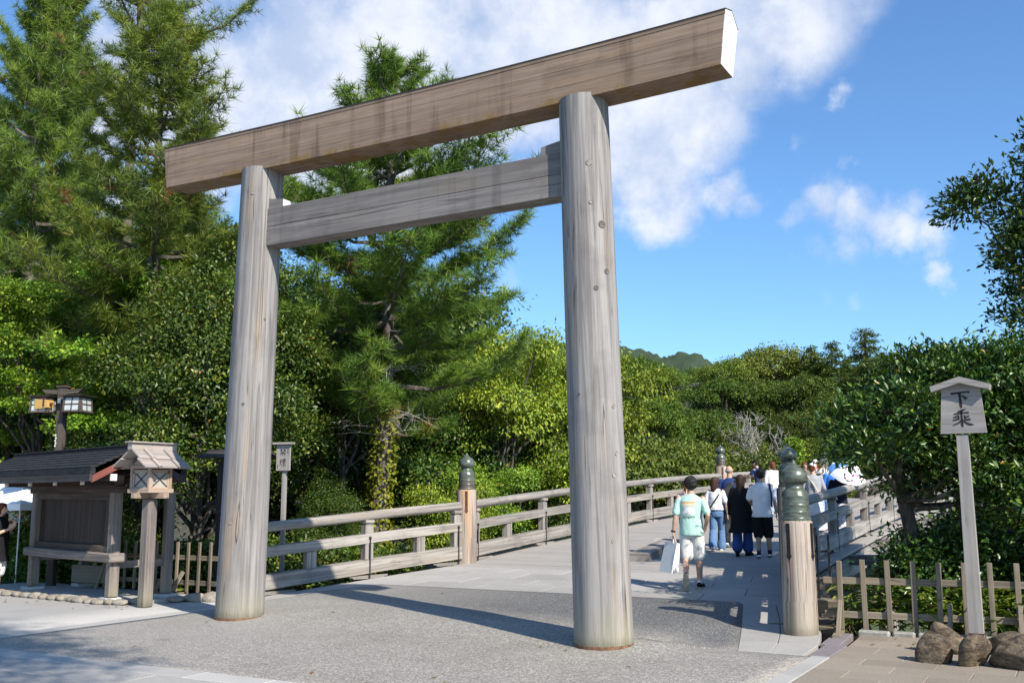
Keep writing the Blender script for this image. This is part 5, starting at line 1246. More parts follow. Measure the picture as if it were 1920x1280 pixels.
BARE = (-6.8, 41.1, 1.9)
K["y"].location = (-4.9, 39.8, 1.0)
HILL = [
    ('p', -11.4, 35.9, -2.62, 1.39, 'flat-topped pale tree right beside the right pillar at bridge height'),
    ('p', -10.3, 38.9, -0.59, 0.99, 'flat-topped pale tree above the bridge rail left of the far bronze cap'),
    ('p', -11.9, 33.4, -3.64, 1.56, 'pale low tree half hidden by the right pillar'),
    ('a', -15.5, 46.9, 1.64, 0.84, 'round green tree low on the hill beside the right pillar'),
    ('b', -13.7, 50.2, 1.37, 0.83, 'broad green tree halfway up the hill above the pale flat-topped trees'),
    ('a', -10.3, 47.9, 0.8, 0.72, 'green tree low on the hill left of the bare white tree'),
    ('p', -8.6, 42.1, -0.16, 0.95, 'pale loose tree behind the far left bronze cap'),
    ('d', -7.9, 51.3, 1.48, 0.81, 'dark green tree right of the bare white tree'),
    ('d', -5.2, 50.6, 1.31, 0.77, 'dark tree left of the leaning glossy evergreen'),
    ('d', -4.2, 42.3, -0.4, 0.68, 'dark low tree behind the group with the parasol'),
    ('p', -5.4, 37.1, -1.74, 1.12, 'pale twiggy tree behind the people leaning on the rail'),
    ('d', -2.4, 46.6, 1.4, 0.62, 'dark tree behind the leaning glossy evergreen'),
    ('a', -23.0, 62.7, 6.72, 0.86, 'hill tree on the skyline touching the right pillar'),
    ('b', -20.3, 62.2, 6.59, 0.66, 'wide hill tree below the distant mountain'),
    ('a', -19.9, 69.2, 8.11, 0.6, 'hill tree on the skyline under the mountain slope'),
    ('a', -16.8, 66.5, 6.67, 0.73, 'hill tree on the skyline left of the pointed one'),
    ('c', -16.7, 73.1, 7.98, 0.6, 'small pointed tree breaking the skyline at the middle of the hill'),
    ('p', -14.6, 72.2, 6.46, 1.4, 'pale tree on the skyline between two dark conifers'),
    ('p', -14.3, 76.9, 7.1, 1.38, 'pale-leaved skyline tree left of the tallest dark conifer'),
    ('b', -14.7, 58.7, 3.6, 0.85, 'round tree in the middle of the hill'),
    ('b', -11.7, 60.4, 3.47, 0.85, 'round tree in the middle of the hill below the pale skyline trees'),
    ('c', -10.7, 69.7, 5.49, 0.77, 'broad dark conifer on the skyline, left of the tallest pair'),
    ('c', -8.8, 68.5, 5.24, 0.79, 'tallest dark conifer on the skyline, its crown stepped'),
    ('c', -7.3, 73.9, 6.29, 0.73, 'dark conifer on the skyline right of the tallest one'),
    ('c', -8.2, 71.3, 5.81, 0.61, 'shorter dark conifer between two taller ones'),
    ('d', -5.0, 68.6, 5.27, 0.85, 'dark tree on the skyline beside the glossy evergreen'),
    ('d', -2.6, 63.1, 4.94, 0.84, 'dark tree behind the top of the leaning evergreen'),
    ('d', -9.0, 59.6, 3.28, 0.95, 'dark rounded tree under the tallest conifers'),
    ('d', -5.5, 59.5, 3.26, 0.79, 'dark rounded tree under the right-hand conifer'),
    ('a', -24.3, 57.6, 5.57, 0.76, 'hill tree hidden behind the right pillar'),
    ('a', -25.8, 54.4, 4.85, 0.89, 'hill tree behind the yellow-green tree'),
    ('b', -27.6, 51.1, 4.15, 0.95, 'hill tree behind the top of the yellow-green tree'),
    ('a', -30.9, 51.4, 4.22, 1.04, 'hill tree seen between the middle pine and the yellow-green tree'),
    ('b', -31.1, 46.7, 3.3, 1.08, 'hill tree behind the middle pine'),
    ('b', -18.5, 40.8, 2.32, 0.5, 'hill tree low behind the yellow-green tree'),
    ('a', -32.5, 43.7, 2.79, 1.08, 'hill tree behind the ivied trunk'),
    ('d', -0.1, 64.6, 7.52, 0.42, 'dark tree behind the roofed sign'),
    ('d', 2.8, 61.7, 2.96, 1.0, 'dark tree at the right edge behind the taller evergreen'),
    ('d', 0.1, 48.1, 3.06, 0.35, 'dark tree low behind the roofed sign pole'),
    ('d', 3.4, 46.5, -0.9, 0.86, 'dark tree low at the right edge'),
]
_rr = random.Random(8); _used = set()
for k, x, y, z, s, lab in HILL:
    if k in _used: o = copy_tree(K[k])
    else: o = K[k]; _used.add(k)
    s *= _rr.uniform(.86, 1.13) * (.88 if 'mountain' in lab or 'touching' in lab else 1) * (1.07 if k == 'c' else 1); o.location = (x, y, z); w_ = s * _rr.uniform(.78, .98) * (1.55 if k == 'c' else 1); o.scale = (w_, w_, s); o.rotation_euler = (0, 0, _rr.uniform(0, 6.28)); o['label'] = lab; o['group'] = 'trees on the hill beyond the bridge'
# bare white tree
p = Plant(120); r = p.r
def twigs(b0, d, L, rad, dep):
    b1 = b0 + d * L; m_ = (b0 + b1) / 2 + r.normal(size=3) * L * .06; p.w.tube([b0, m_, b1], [rad, rad * .8, rad * .55], 5, cap=False)
    if dep == 0: return
    for _ in range(3 if dep > 1 else 4):
        dd = unit(d + r.normal(size=3) * .55 + np.array([0, 0, .12])); twigs(b0 + (b1 - b0) * r.uniform(.55, 1), dd, L * r.uniform(.55, .8), max(rad * .55, .012), dep - 1)
for k in range(3): twigs(np.array([0, 0, 0.]), unit(np.array([r.normal(0, .25), r.normal(0, .25), 1.])), 1.9, .09, 4)
bt = thing('bare_tree', 'leafless whitish tree standing out before the dark wood', 'bare tree', BARE)
p.w.obj('trunk', M['bark_pale'], bt)
# distant wooded mountains
def mountain(name, label, c, rx, ry, h, seed):
    r = np.random.default_rng(seed); n = 110; g = np.linspace(-1, 1, n); X, Y = np.meshgrid(g, g); q = np.sqrt(X ** 2 + Y ** 2)
    Z = h * np.clip(np.cos(np.clip(q, 0, 1) * math.pi / 2), 0, 1) ** 1.1
    for k in range(26): a, b_, ph = r.normal(0, 9), r.normal(0, 9), r.uniform(0, 6.28); Z += np.sin(a * X + b_ * Y + ph) * h * .016 * (q < 1)
    Z += r.random((n, n)) * h * .06
    co = np.stack([c[0] + X * rx, c[1] + Y * ry, Z - 3], -1).reshape(-1, 3); i = (np.arange(n - 1)[:, None] * n + np.arange(n - 1)[None]).ravel()
    T = np.concatenate([np.stack([i, i + 1, i + n + 1], 1), np.stack([i, i + n + 1, i + n], 1)])
    tag(link(name, raw_mesh(name, co, T, M['mountain'], smooth=True)), label=label, kind='structure')
mountain('hill', 'distant wooded mountain beyond the right pillar', (-190, 400), 130, 120, 77, 1)
mountain('hill', 'distant wooded mountain behind the middle pine', (-300, 395), 150, 140, 88, 2)
mountain('hill', 'low wooded ridge behind the right-hand trees', (10, 290), 95, 110, 42, 3)
# a tall tree standing behind the viewer, whose shade dapples the foreground paving
o = copy_tree(bt2); o.location = (12.0, -12.7, 0); o.scale = (1.25, 1.25, 1.95); o.rotation_euler = (0, 0, .4); o['label'] = 'tall evergreen behind the viewer on the right, dappling the paving at the lower left'
# ------------------------------------------------------------------ people
SK = simple('skin', (.56, .34, .24), .5, var=.05); SKD = simple('skin_tan', (.42, .25, .17), .5, var=.05)
FAB = {}
def fab(name, col, rough=.85, var=.06):
    if name not in FAB: FAB[name] = simple(name + '_fabric', col, rough, var=var, scale=5, fabric=True, spec=.2)
    return FAB[name]
def hair_mat(name, c):
    m, n, bs = material(name); co = n('ShaderNodeTexCoord').outputs['Object']
    a = n.noise(n.vmath('MULTIPLY', co, (60, 60, 9)), 1., 3, .6)
    n.set(bs, 'Base Color', n.mix(a, tuple(x * .6 for x in c) + (1,), tuple(x * 1.5 for x in c) + (1,))); bs.inputs['Roughness'].default_value = .55; bs.inputs['Specular IOR Level'].default_value = .25
    n.set(bs, 'Normal', n('ShaderNodeBump', Strength=.7, Distance=.01, Height=a).outputs[0]); return m
HB, HBR, HRED, HGREY = hair_mat('black_hair', (.016, .014, .013)), hair_mat('dark_brown_hair', (.05, .024, .016)), hair_mat('reddish_hair', (.13, .04, .02)), hair_mat('grey_stubble', (.30, .26, .23))

class Body:
    """closed lofts and capsules, fused into one continuous skin by voxel remeshing"""
    def __init__(s): s.b = B()
    def rings(s, rg, n=20):
        """rg: (z, half-width, half-depth, x, y)"""
        V = []; m = len(rg)
        for z, a, b_, x, y in rg:
            for j in range(n): t = 2 * math.pi * j / n; V.append((x + a * math.cos(t), y + b_ * math.sin(t), z))
        F = [[i * n + j, i * n + (j + 1) % n, (i + 1) * n + (j + 1) % n, (i + 1) * n + j] for i in range(m - 1) for j in range(n)] + [list(range(n))[::-1], [(m - 1) * n + j for j in range(n)]]
        s.b.add(V, F, [[(0, 0)] * len(f) for f in F])
    def chain(s, pts, rad, n=14, flat=1.0, ref=None):
        pts = [np.array(p, float) for p in pts]; P = []; Rr = []
        d0 = unit(pts[1] - pts[0]); d1 = unit(pts[-1] - pts[-2])
        for k in (1., .8, .4): P.append(pts[0] - d0 * rad[0] * k); Rr.append(rad[0] * math.sqrt(max(0.02, 1 - k * k)))
        for i in range(len(pts)):
            P.append(pts[i]); Rr.append(rad[i])
            if i < len(pts) - 1:
                for t in (.25, .5, .75): P.append(pts[i] * (1 - t) + pts[i + 1] * t); Rr.append(rad[i] * (1 - t) + rad[i + 1] * t)
        for k in (.4, .8, 1.): P.append(pts[-1] + d1 * rad[-1] * k); Rr.append(rad[-1] * math.sqrt(max(0.02, 1 - k * k)))
        s.b.tube(P, Rr, n, ref=ref)
    def ball(s, c, r3, n=16):
        rg = []
        for t in np.linspace(-.5, .5, 11) * math.pi: rg.append((c[2] + r3[2] * math.sin(t), max(r3[0] * math.cos(t), .002), max(r3[1] * math.cos(t), .002), c[0], c[1]))
        s.rings(rg, n)
    def mesh(s, name, mat, vox, smooth=4, fac=.5, noise=0., seed=0):
        me = bpy.data.meshes.new(name); me.from_pydata(s.b.v, [], s.b.f); o = bpy.data.objects.new(name, me); COL.objects.link(o)
        md = o.modifiers.new('r', 'REMESH'); md.mode = 'VOXEL'; md.voxel_size = vox
        ms = o.modifiers.new('s', 'SMOOTH'); ms.iterations = smooth; ms.factor = fac
        dg = bpy.context.evaluated_depsgraph_get(); out = bpy.data.meshes.new_from_object(o.evaluated_get(dg)); bpy.data.objects.remove(o); bpy.data.meshes.remove(me)
        out.name = name; out.materials.clear(); out.materials.append(mat); out.polygons.foreach_set('use_smooth', [True] * len(out.polygons))
        if noise:                                       # folds of cloth
            r = np.random.default_rng(seed); n = len(out.vertices); co = np.empty(n * 3, np.float32); out.vertices.foreach_get('co', co); co = co.reshape(-1, 3)
            nn = np.empty(n * 3, np.float32); out.vertex_normals.foreach_get('vector', nn); nn = nn.reshape(-1, 3); h = np.zeros(n)
            for k in range(9):
                w_ = r.normal(0, 1, 3) * np.array([26, 26, 9]) * (1 + .25 * k); h += np.sin(co @ w_ + 2.2 * np.sin(co @ (w_ * .35)[::-1] + k) + r.uniform(0, 6)) / (1 + .3 * k)
            co = co + nn * (h / 4.)[:, None] * noise; out.vertices.foreach_set('co', co.ravel()); out.update()
        return out

def person(label, loc, rz, H, legs, arms, top, bottom, head=0., hair=None, skin=SK, female=False, shoes=None, vox=.012, group=None, fat=1., extra=None, lean=0., headtilt=0.):
    """local axes: x right, y forward. legs: [(hip dx, knee, ankle, toe-yaw, toe-pitch)] ; arms: [(elbow, wrist, hand dir)] in metres for a 1.75 m figure"""
    root = thing('person', label, 'person', loc, rz, group); sc = H / 1.75; root.scale = (sc, sc, sc)
    sw = .165 if female else .19
    bd = Body()
    def fwd(z): return lean * max(0, z - .95)
    bd.rings([(.86, .13 * fat, .10, 0, fwd(.86)), (.95, .15 * fat, .11 * fat, 0, fwd(.95)), (1.08, .125 * fat, .09 * fat, 0, fwd(1.08)), (1.25, .145 * fat, .10, 0, fwd(1.25)), (1.36, .15, .10, 0, fwd(1.36)), (1.43, .12, .075, 0, fwd(1.43)), (1.475, .062, .06, 0, fwd(1.47) + .0)])
    bd.chain([(0, fwd(1.42) - .005, 1.42), (0, fwd(1.56) + .012, 1.57)], [.06, .052])
    hz, hy = 1.635, fwd(1.63) + .022
    hd = Body(); ca, sa = math.cos(head), math.sin(head)
    def hp(x, y, z): return (x * ca - y * sa, hy + x * sa + y * ca, hz + z - headtilt * y)
    for c, r3 in (((0, -.005, .02), (.076, .092, .088)), ((0, .015, -.04), (.060, .075, .075)), ((0, .045, -.085), (.036, .032, .026))): bd.ball(hp(*c), r3)
    bd.chain([hp(0, .085, .01), hp(0, .108, -.032)], [.011, .016]); bd.chain([hp(-.02, .085, -.065), hp(.02, .085, -.065)], [.010, .010])
    for e in (-1, 1): bd.chain([hp(e * .078, -.008, .015), hp(e * .078, -.01, -.03)], [.017, .011]); bd.chain([hp(e * .052, .074, .022), hp(e * .018, .086, .02)], [.012, .011])
    sl = []
    for s, (hipx, knee, ank, yaw, pit) in zip((-1, 1), legs):
        hip = np.array((s * .085, fwd(.9), .90)); knee, ank = np.array(knee, float), np.array(ank, float); calf = knee * .62 + ank * .38 - np.array((0, .022, 0))
        bd.chain([hip, (hip + knee) / 2, knee], [.088 * fat, .074 * fat, .054]); bd.chain([knee, calf, ank], [.052, .055, .036])
        f = np.array((math.sin(-yaw) * math.cos(pit), math.cos(yaw) * math.cos(pit), math.sin(pit))); bd.chain([ank + (0, 0, -.03), ank + f * .10 + (0, 0, -.045), ank + f * .16 + (0, 0, -.05)], [.036, .036, .028])
        sl.append((hip, knee, ank, f))
    al = []
    for s, (elb, wri, hdir) in zip((-1, 1), arms):
        sh = np.array((s * sw, fwd(1.41), 1.405)); elb, wri = np.array(elb, float), np.array(wri, float); hdir = unit(np.array(hdir, float))
        bd.chain([sh, (sh + elb) / 2, elb], [.052, .044, .037]); bd.chain([elb, elb * .65 + wri * .35, wri], [.036, .038, .025])
        # palm, four fingers and a thumb
        side = unit(np.cross(hdir, (s * 1., 0, 0.01))); palm = wri + hdir * .055; inward = unit(np.cross(side, hdir)) * s
        for q in (-.026, -.009, .009, .026): bd.chain([wri + hdir * .012 + side * q * .7, wri + hdir * .085 + side * q], [.014, .0135], 8)
        for q, l in zip((-.030, -.010, .010, .029), (.062, .072, .068, .052)):
            k0 = wri + hdir * .088 + side * q; k1 = k0 + unit(hdir + inward * .15) * l * .5; k2 = k1 + unit(hdir * .8 + inward * .55) * l * .5; bd.chain([k0, k1, k2], [.0095, .009, .0075], 8)
        t0 = wri + hdir * .03 + side * -.026; t1 = t0 + unit(hdir * .7 - side * .7 + inward * .3) * .035; bd.chain([t0, t1, t1 + unit(hdir + inward * .4) * .028], [.012, .0105, .0085], 8)
        al.append((sh, elb, wri, hdir))
    body = link('body', bd.mesh('body', skin, min(vox, .0105), 3, .4), root)
    info = dict(root=root, legs=sl, arms=al, hp=hp, fwd=fwd, sw=sw, body=body, fat=fat)
    top(info) if top else None
    bottom(info) if bottom else None
    if hair: hair(info)
    # shoes
    for s, (hip, knee, ank, f) in zip((-1, 1), sl):
        if shoes is None: break
        upm, som, open_ = shoes
        up_ = unit(np.cross(np.cross(f, (0, 0, 1)), f)); so = ank - up_ * .062
        sh = Body(); sh.chain([so - f * .045 + up_ * .035, so + f * .05 + up_ * .035, so + f * .145 + up_ * .018], [.041, .045, .036], flat=.8)
        if not open_: sh.chain([so + up_ * .03, so + up_ * .07], [.042, .040])
        link('shoe', sh.mesh('shoe', upm, .009, 2), root)
        b = B(); sd = unit(np.cross(f, up_)); out = [(-.085, .030), (-.05, .042), (.03, .038), (.11, .048), (.165, .040), (.19, .02), (.19, -.02), (.165, -.04), (.11, -.046), (.03, -.036), (-.05, -.040), (-.085, -.03)]
        P0 = [so + f * a + sd * w_ - up_ * .020 for a, w_ in out]; P1 = [p + up_ * .03 for p in P0]; m = len(out)
        b.add(P0 + P1, [list(range(m)), list(range(2 * m - 1, m - 1, -1))] + [[i, m + i, m + (i + 1) % m, (i + 1) % m] for i in range(m)], [[(0, 0)] * m] * 2 + [[(0, 0)] * 4] * m); b.obj('sole', som, root)
    if extra: extra(info)
    return root

def tee(mat, hem=.80, ease=.028, sleeve=.62, long=False, noise=.008, flare=.01, name='shirt', seed=0):
    def f(I):
        c = Body(); e = ease; F_ = I['fwd']; ft = I['fat']
        c.rings([(hem, (.155 + flare) * ft + e, .105 * ft + e + flare, 0, F_(hem)), (hem + .12, .152 * ft + e, .105 * ft + e, 0, F_(hem + .12)), (1.1, .138 * ft + e, .095 * ft + e, 0, F_(1.1)), (1.27, .152 * ft + e, .102 + e, 0, F_(1.27)), (1.38, .158 + e * .8, .10 + e * .8, 0, F_(1.38)), (1.44, .125 + e * .5, .072 + e * .6, 0, F_(1.44)), (1.49, .068, .064, 0, F_(1.49))], 24)
        for sh, el, wr, hd in I['arms']:
            if long: c.chain([sh, (sh + el) / 2, el, el * .5 + wr * .5, wr - unit(wr - el) * .02], [.066, .060, .053, .047, .040])
            else: c.chain([sh - (0, 0, .012), sh + (el - sh) * sleeve * .5, sh + (el - sh) * sleeve], [.056, .058, .063])
        I['shirt'] = link(name, c.mesh(name, mat, .012, 4, .5, noise, seed), I['root'])
    return f
def trousers(mat, upto=1., w0=.1, w1=.085, w2=.08, noise=.005, top=.98, name='trousers', seed=0, skirt=None):
    """upto: fraction of the leg covered"""
    def f(I):
        c = Body(); F_ = I['fwd']; ft = I['fat']
        c.rings([(.80, .155 * ft, .11 * ft, 0, F_(.8)), (.90, .165 * ft, .122 * ft, 0, F_(.9)), (top, .148 * ft, .108 * ft, 0, F_(top))])
        for hip, kn, an, fd in I['legs']:
            if upto >= .55:
                t = (upto - .5) / .5; e = kn + (an - kn) * t; c.chain([hip, (hip + kn) / 2, kn, (kn + e) / 2, e + unit(an - kn) * -.0], [w0 * ft, (w0 + w1) / 2 * ft, w1, (w1 + w2) / 2, w2])
            else: e = hip + (kn - hip) * (upto / .5); c.chain([hip, (hip + e) / 2, e], [w0 * ft, (w0 + w1) / 2, w1])
        link(name, c.mesh(name, mat, .011, 3, .5, noise, seed + 3), I['root'])
    return f
def skirt(mat, z0, r0, name='skirt', z1=1.0, noise=.012):
    def f(I):
        c = Body(); c.rings([(z0, r0, r0 * .85, 0, 0), ((z0 + z1) / 2, (r0 + .15) / 2, (r0 * .85 + .11) / 2, 0, 0), (z1, .155, .115, 0, 0)], 28); link(name, c.mesh(name, mat, .012, 2, .5, noise, 4), I['root'])
    return f
def hair_short(mat, vol=.012, seed=1, curly=.008):
    def f(I):
        hp = I['hp']; c = Body(); c.ball(hp(0, -.018, .038), (.083 + vol, .092 + vol, .080 + vol)); c.ball(hp(0, -.045, -.01), (.074 + vol, .062 + vol, .07)); c.ball(hp(0, .04, .075), (.062 + vol, .05, .035 + vol))
        link('hair', c.mesh('hair', mat, .009, 1, .4, curly, seed), I['root'])
    return f
def hair_long(mat, length=.32, vol=.012, tail=False):
    def f(I):
        hp = I['hp']; c = Body(); c.ball(hp(0, -.015, .035), (.084 + vol, .096 + vol, .082 + vol)); c.ball(hp(0, .035, .078), (.066, .05, .034))
        if tail: c.ball(hp(0, -.05, -.01), (.068, .055, .06)); c.chain([hp(0, -.11, .03), hp(0, -.15, -.06), hp(0, -.14, -.18)], [.03, .034, .014])
        else:
            c.chain([hp(0, -.05, .03), hp(0, -.07, -.10), hp(0, -.085, -length + .06)], [.088, .084, .06])
            for s in (-1, 1): c.chain([hp(s * .062, -.01, .03), hp(s * .07, -.02, -.10), hp(s * .06, -.05, -length + .1)], [.032, .030, .022])
        link('hair', c.mesh('hair', mat, .009, 2, .4, .005, 2), I['root'])
        if tail: b = Body(); b.ball(hp(0, -.118, .02), (.03, .026, .022)); link('hair_tie', b.mesh('hair_tie', fab('white', (.78, .77, .76)), .008, 1), I['root'])
    return f
def cap(mat, brim=0., bucket=False):
    def f(I):
        hp = I['hp']; c = Body(); c.ball(hp(0, -.005, .055), (.092, .106, .082))
        if bucket: c.rings([(I['hp'](0, 0, .03)[2], .135, .145, hp(0, 0, 0)[0], hp(0, 0, 0)[1]), (hp(0, 0, .05)[2], .10, .11, hp(0, 0, 0)[0], hp(0, 0, 0)[1])])
        if brim: c.chain([hp(0, .08, .05), hp(0, .15, .035)], [.05, .03])
        link('hat', c.mesh('hat', mat, .010, 2), I['root'])
    return f
def both(*fs):
    def f(I):
        for g in fs: g(I)
    return f
def strap(mat, pts, r=.016, name='bag_strap'):
    def f(I): b = B(); b.tube(pts, r, 6); b.obj(name, mat, I['root'])
    return f
def chunk(mat, name, parts, vox=.012):
    def f(I):
        c = Body()
        for k in parts:
            if len(k[0]) == 3 and not hasattr(k[0][0], '__len__'): c.ball(*k)
            else: c.chain(*k)
        link(name, c.mesh(name, mat, vox, 2, .5, .004, 3), I['root'])
    return f
WALK = lambda a=.12, lift=.0: [(0, (-.09, .10 - a, .48), (-.085, -a - .10, .12 + lift), 0, -.35 - lift), (0, (.09, .06 + a, .50), (.085, a + .06, .085), 0, 0.)]
STAND = [(0, (-.09, .02, .49), (-.095, -.01, .085), .15, 0), (0, (.09, .02, .49), (.095, -.01, .085), -.15, 0)]
HANG = lambda s, f=0.: ((s * .25, f * .5 - .03, 1.13), (s * .27, f + .04, .885), (0, .12, -1))
SNEAK = (fab('black', (.012, .012, .014)), simple('white_sole', (.75, .73, .70), .6), False)
WSHOE = (fab('white', (.78, .77, .76)), simple('white_sole', (.75, .73, .70), .6), False)
g0 = lambda x, y: (x, y, float(gz(x, y)))
GP = 'people walking over the bridge'

# the man in the mint T-shirt
def hero(I):
    root = I['root']; (sh, el, wr, hd) = I['arms'][0]
    b = B(); d = unit(wr - el); b.tube([wr - d * .028, wr - d * .005], .031, 14); b.lathe([(.018, 0), (.018, .012), (.001, .013)], wr - d * .017 - np.array((.03, 0, 0)), 12, axis=(-1, 0, 0)); b.obj('wrist_watch', M['iron'], root)
    for s, (hip, kn, an, f) in zip((-1, 1), I['legs']):
        c = Body(); dv = unit(kn - an); c.chain([an - dv * .01, an + dv * .16], [.041, .047]); link('sock', c.mesh('sock', fab('white', (.78, .77, .76)), .009, 2), root)
    # print on the back: bands, mountains and the word
    sm_ = I['shirt'].data; bv = BVHTree.FromPolygons([v.co for v in sm_.vertices], [p.vertices[:] for p in sm_.polygons])
    def stick(o):
        me = o.data
        for v in me.vertices:
            h = bv.ray_cast(Vector((v.co.x, -.6, v.co.z)), Vector((0, 1, 0)))[0]
            if h: v.co.y = h.y - .0035 - (v.co.y if abs(v.co.y) < .002 else 0)
        me.update()
    def patch(name, polys, col, lift):
        b = B()
        for pl in polys:
            n = 9; (x0, z0), (x1, z1), (x2, z2), (x3, z3) = pl
            for i in range(n):
                for j in range(3):
                    q = []
                    for u, v in ((i / n, j / 3), ((i + 1) / n, j / 3), ((i + 1) / n, (j + 1) / 3), (i / n, (j + 1) / 3)):
                        xa, za = x0 + (x1 - x0) * u, z0 + (z1 - z0) * u; xb, zb = x3 + (x2 - x3) * u, z3 + (z2 - z3) * u; q.append((xa + (xb - xa) * v, lift, za + (zb - za) * v))
                    b.add(q, [[0, 1, 2, 3]], [[(0, 0)] * 4])
        o = b.obj(name, simple('print_' + name, col, .8, var=.03), root); stick(o); return o
    X0, X1 = -.135, .085; Z = 1.165
    patch('print_sky', [((X0, Z + .175), (X1, Z + .175), (X1, Z + .205), (X0, Z + .205))], (.75, .42, .25), 0.); patch('print_glow', [((X0, Z + .145), (X1, Z + .145), (X1, Z + .175), (X0, Z + .175))], (.78, .62, .36), 0.)
    patch('print_haze', [((X0, Z), (X1, Z), (X1, Z + .145), (X0, Z + .145))], (.50, .58, .58), 0.)
    patch('print_peaks', [((X0 + .003, Z + .005), (-.03, Z + .035), (-.035, Z + .115), (X0 + .01, Z + .05)), ((-.03, Z + .004), (X1 - .004, Z + .004), (X1 - .004, Z + .06), (-.03, Z + .115)), ((-.03, Z + .115), (.02, Z + .07), (X1 - .004, Z + .075), (.055, Z + .105))], (.80, .80, .80), .0012)
    t = text_mesh('print_word', 'patagonia', .058, simple('print_ink', (.06, .07, .075), .8), root, (0, 0, 0), (0, 0, 0), 0.)
    for v in t.data.vertices: v.co = Vector(((X0 + X1) / 2 + v.co.x * .88, .0, Z - .035 + v.co.y))
    stick(t)
hl = [(0, (-.10, .05, .50), (-.085, -.26, .20), .1, -1.25), (0, (.095, .12, .50), (.10, .06, .085), -.25, 0.)]
ha = [((-.245, -.05, 1.135), (-.285, -.02, .885), (-.05, .06, -1)), ((.275, -.11, 1.15), (.205, -.01, .915), (-.35, .25, -.7))]
mint, cream = fab('mint', (.44, .68, .58)), fab('cream', (.78, .76, .72))
hero_p = person('man in mint green T-shirt and white shorts carrying a white paper bag, seen from behind', g0(2.27, 4.72), R(14), 1.76, hl, ha, tee(mint, .83, .036, .78, flare=.006, noise=.007), trousers(cream, .47, .112, .115, name='shorts', noise=.0025), head=.35, hair=hair_short(HB, .024, 3, .014), shoes=(SNEAK[0], simple('tan_sole', (.42, .36, .26), .7), False), vox=.009, extra=hero, group=GP)
pb = thing('paper_bag', 'white paper shopping bag hanging from the hand of the man in mint green', 'shopping bag', (0, 0, 0), group=None)
hw_ = hero_p.matrix_basis @ Vector((-.298, .005, .80)); pb.location = hw_; pb.rotation_euler = (R(3), R(9), R(60))
b = B(); V = [(-.07, -.16, -.56), (.07, -.16, -.56), (.07, .16, -.56), (-.07, .16, -.56), (-.03, -.15, -.08), (.03, -.15, -.08), (.03, .15, -.08), (-.03, .15, -.08), (-.055, -.155, -.3), (.0, -.140, -.3), (.055, -.155, -.3)]
b.add(V, [[0, 1, 10, 9, 8], [8, 9, 5, 4][:3] + [4], [9, 10, 5], [1, 2, 6, 5, 10], [2, 3, 7, 6], [3, 0, 8, 4, 7], [0, 3, 2, 1]], [[(0, 0)] * k for k in (5, 4, 3, 5, 4, 5, 4)])
b.obj('bag_body', simple('white_paper', (.80, .78, .74), .7, var=.04, bump=.3), pb)
for s in (-1, 1): b = B(); b.tube([(s * .032, -.07, -.10), (s * .02, -.03, .0), (s * .015, .0, .02), (s * .02, .03, 0.), (s * .032, .07, -.10)], .006, 6); b.obj('handle', fab('white', (.78, .77, .76)), pb)

W = R(12)
person('woman with a red-brown ponytail and pale pink top, mostly hidden behind the mint T-shirt', g0(.72, 8.76), W, 1.50, WALK(.1), [HANG(-1), HANG(1)], tee(fab('pink', (.68, .50, .46)), .88, .022, .5), trousers(fab('darktrousers', (.03, .03, .035)), .97), hair=hair_long(HRED, .3, .004, True), female=True, shoes=SNEAK, group=GP)
jean = fab('jean', (.12, .22, .40)); blk = fab('black', (.012, .012, .014)); wht = fab('white', (.78, .77, .76))
person('woman with long dark hair, white top, flared blue jeans and black shoulder bag', g0(1.02, 9.72), W, 1.52, WALK(.1), [HANG(-1), HANG(1, -.08)], tee(wht, .96, .03, .85), trousers(jean, .98, .092, .085, .105), head=-.5, hair=hair_long(HBR, .34, .006), female=True, shoes=WSHOE, group=GP,
       extra=both(strap(blk, [(.15, -.03, 1.45), (.04, -.15, 1.25), (-.12, -.16, 1.02), (-.2, -.06, .95)]), chunk(blk, 'shoulder_bag', [((-.24, -.02, .84), (.07, .13, .13))])))
navy = fab('navy', (.022, .045, .14))
person('bald man in a navy jacket with a dark sling bag across his back', g0(1.10, 10.45), W, 1.73, WALK(.08), [HANG(-1), HANG(1)], tee(navy, .78, .035, 1., True), trousers(fab('charcoal', (.035, .036, .042)), .97), head=-.55, hair=lambda I: link('hair', (lambda c: (c.ball(I['hp'](0, -.03, -.0), (.079, .078, .05)), c.mesh('hair', HGREY, .01, 1))[1])(Body()), I['root']), shoes=SNEAK, fat=1.12, group=GP,
       extra=both(strap(blk, [(.17, .0, 1.47), (.06, -.16, 1.33), (-.10, -.18, 1.13)], .022), chunk(fab('greybag', (.05, .05, .055)), 'sling_bag', [([(.06, -.19, 1.34), (-.1, -.20, 1.14)], [.06, .085])])))
person('woman in a loose black cardigan, cropped blue jeans and black sandals, seen from behind', g0(1.80, 8.93), W, 1.60, [(0, (-.10, .03, .49), (-.10, -.10, .10), .1, -.3), (0, (.11, .10, .49), (.11, .07, .085), -.5, 0)], [HANG(-1), ((.30, -.03, 1.14), (.34, .05, .90), (.2, .1, -1))], tee(blk, .50, .055, 1., True, .012, .05, 'cardigan'), trousers(fab('blue', (.035, .08, .24)), .90, .10, .10, .115), hair=hair_long(HBR, .30, .008), female=True, shoes=(blk, fab('blacksole', (.015, .014, .014)), True), fat=1.22, group=GP)
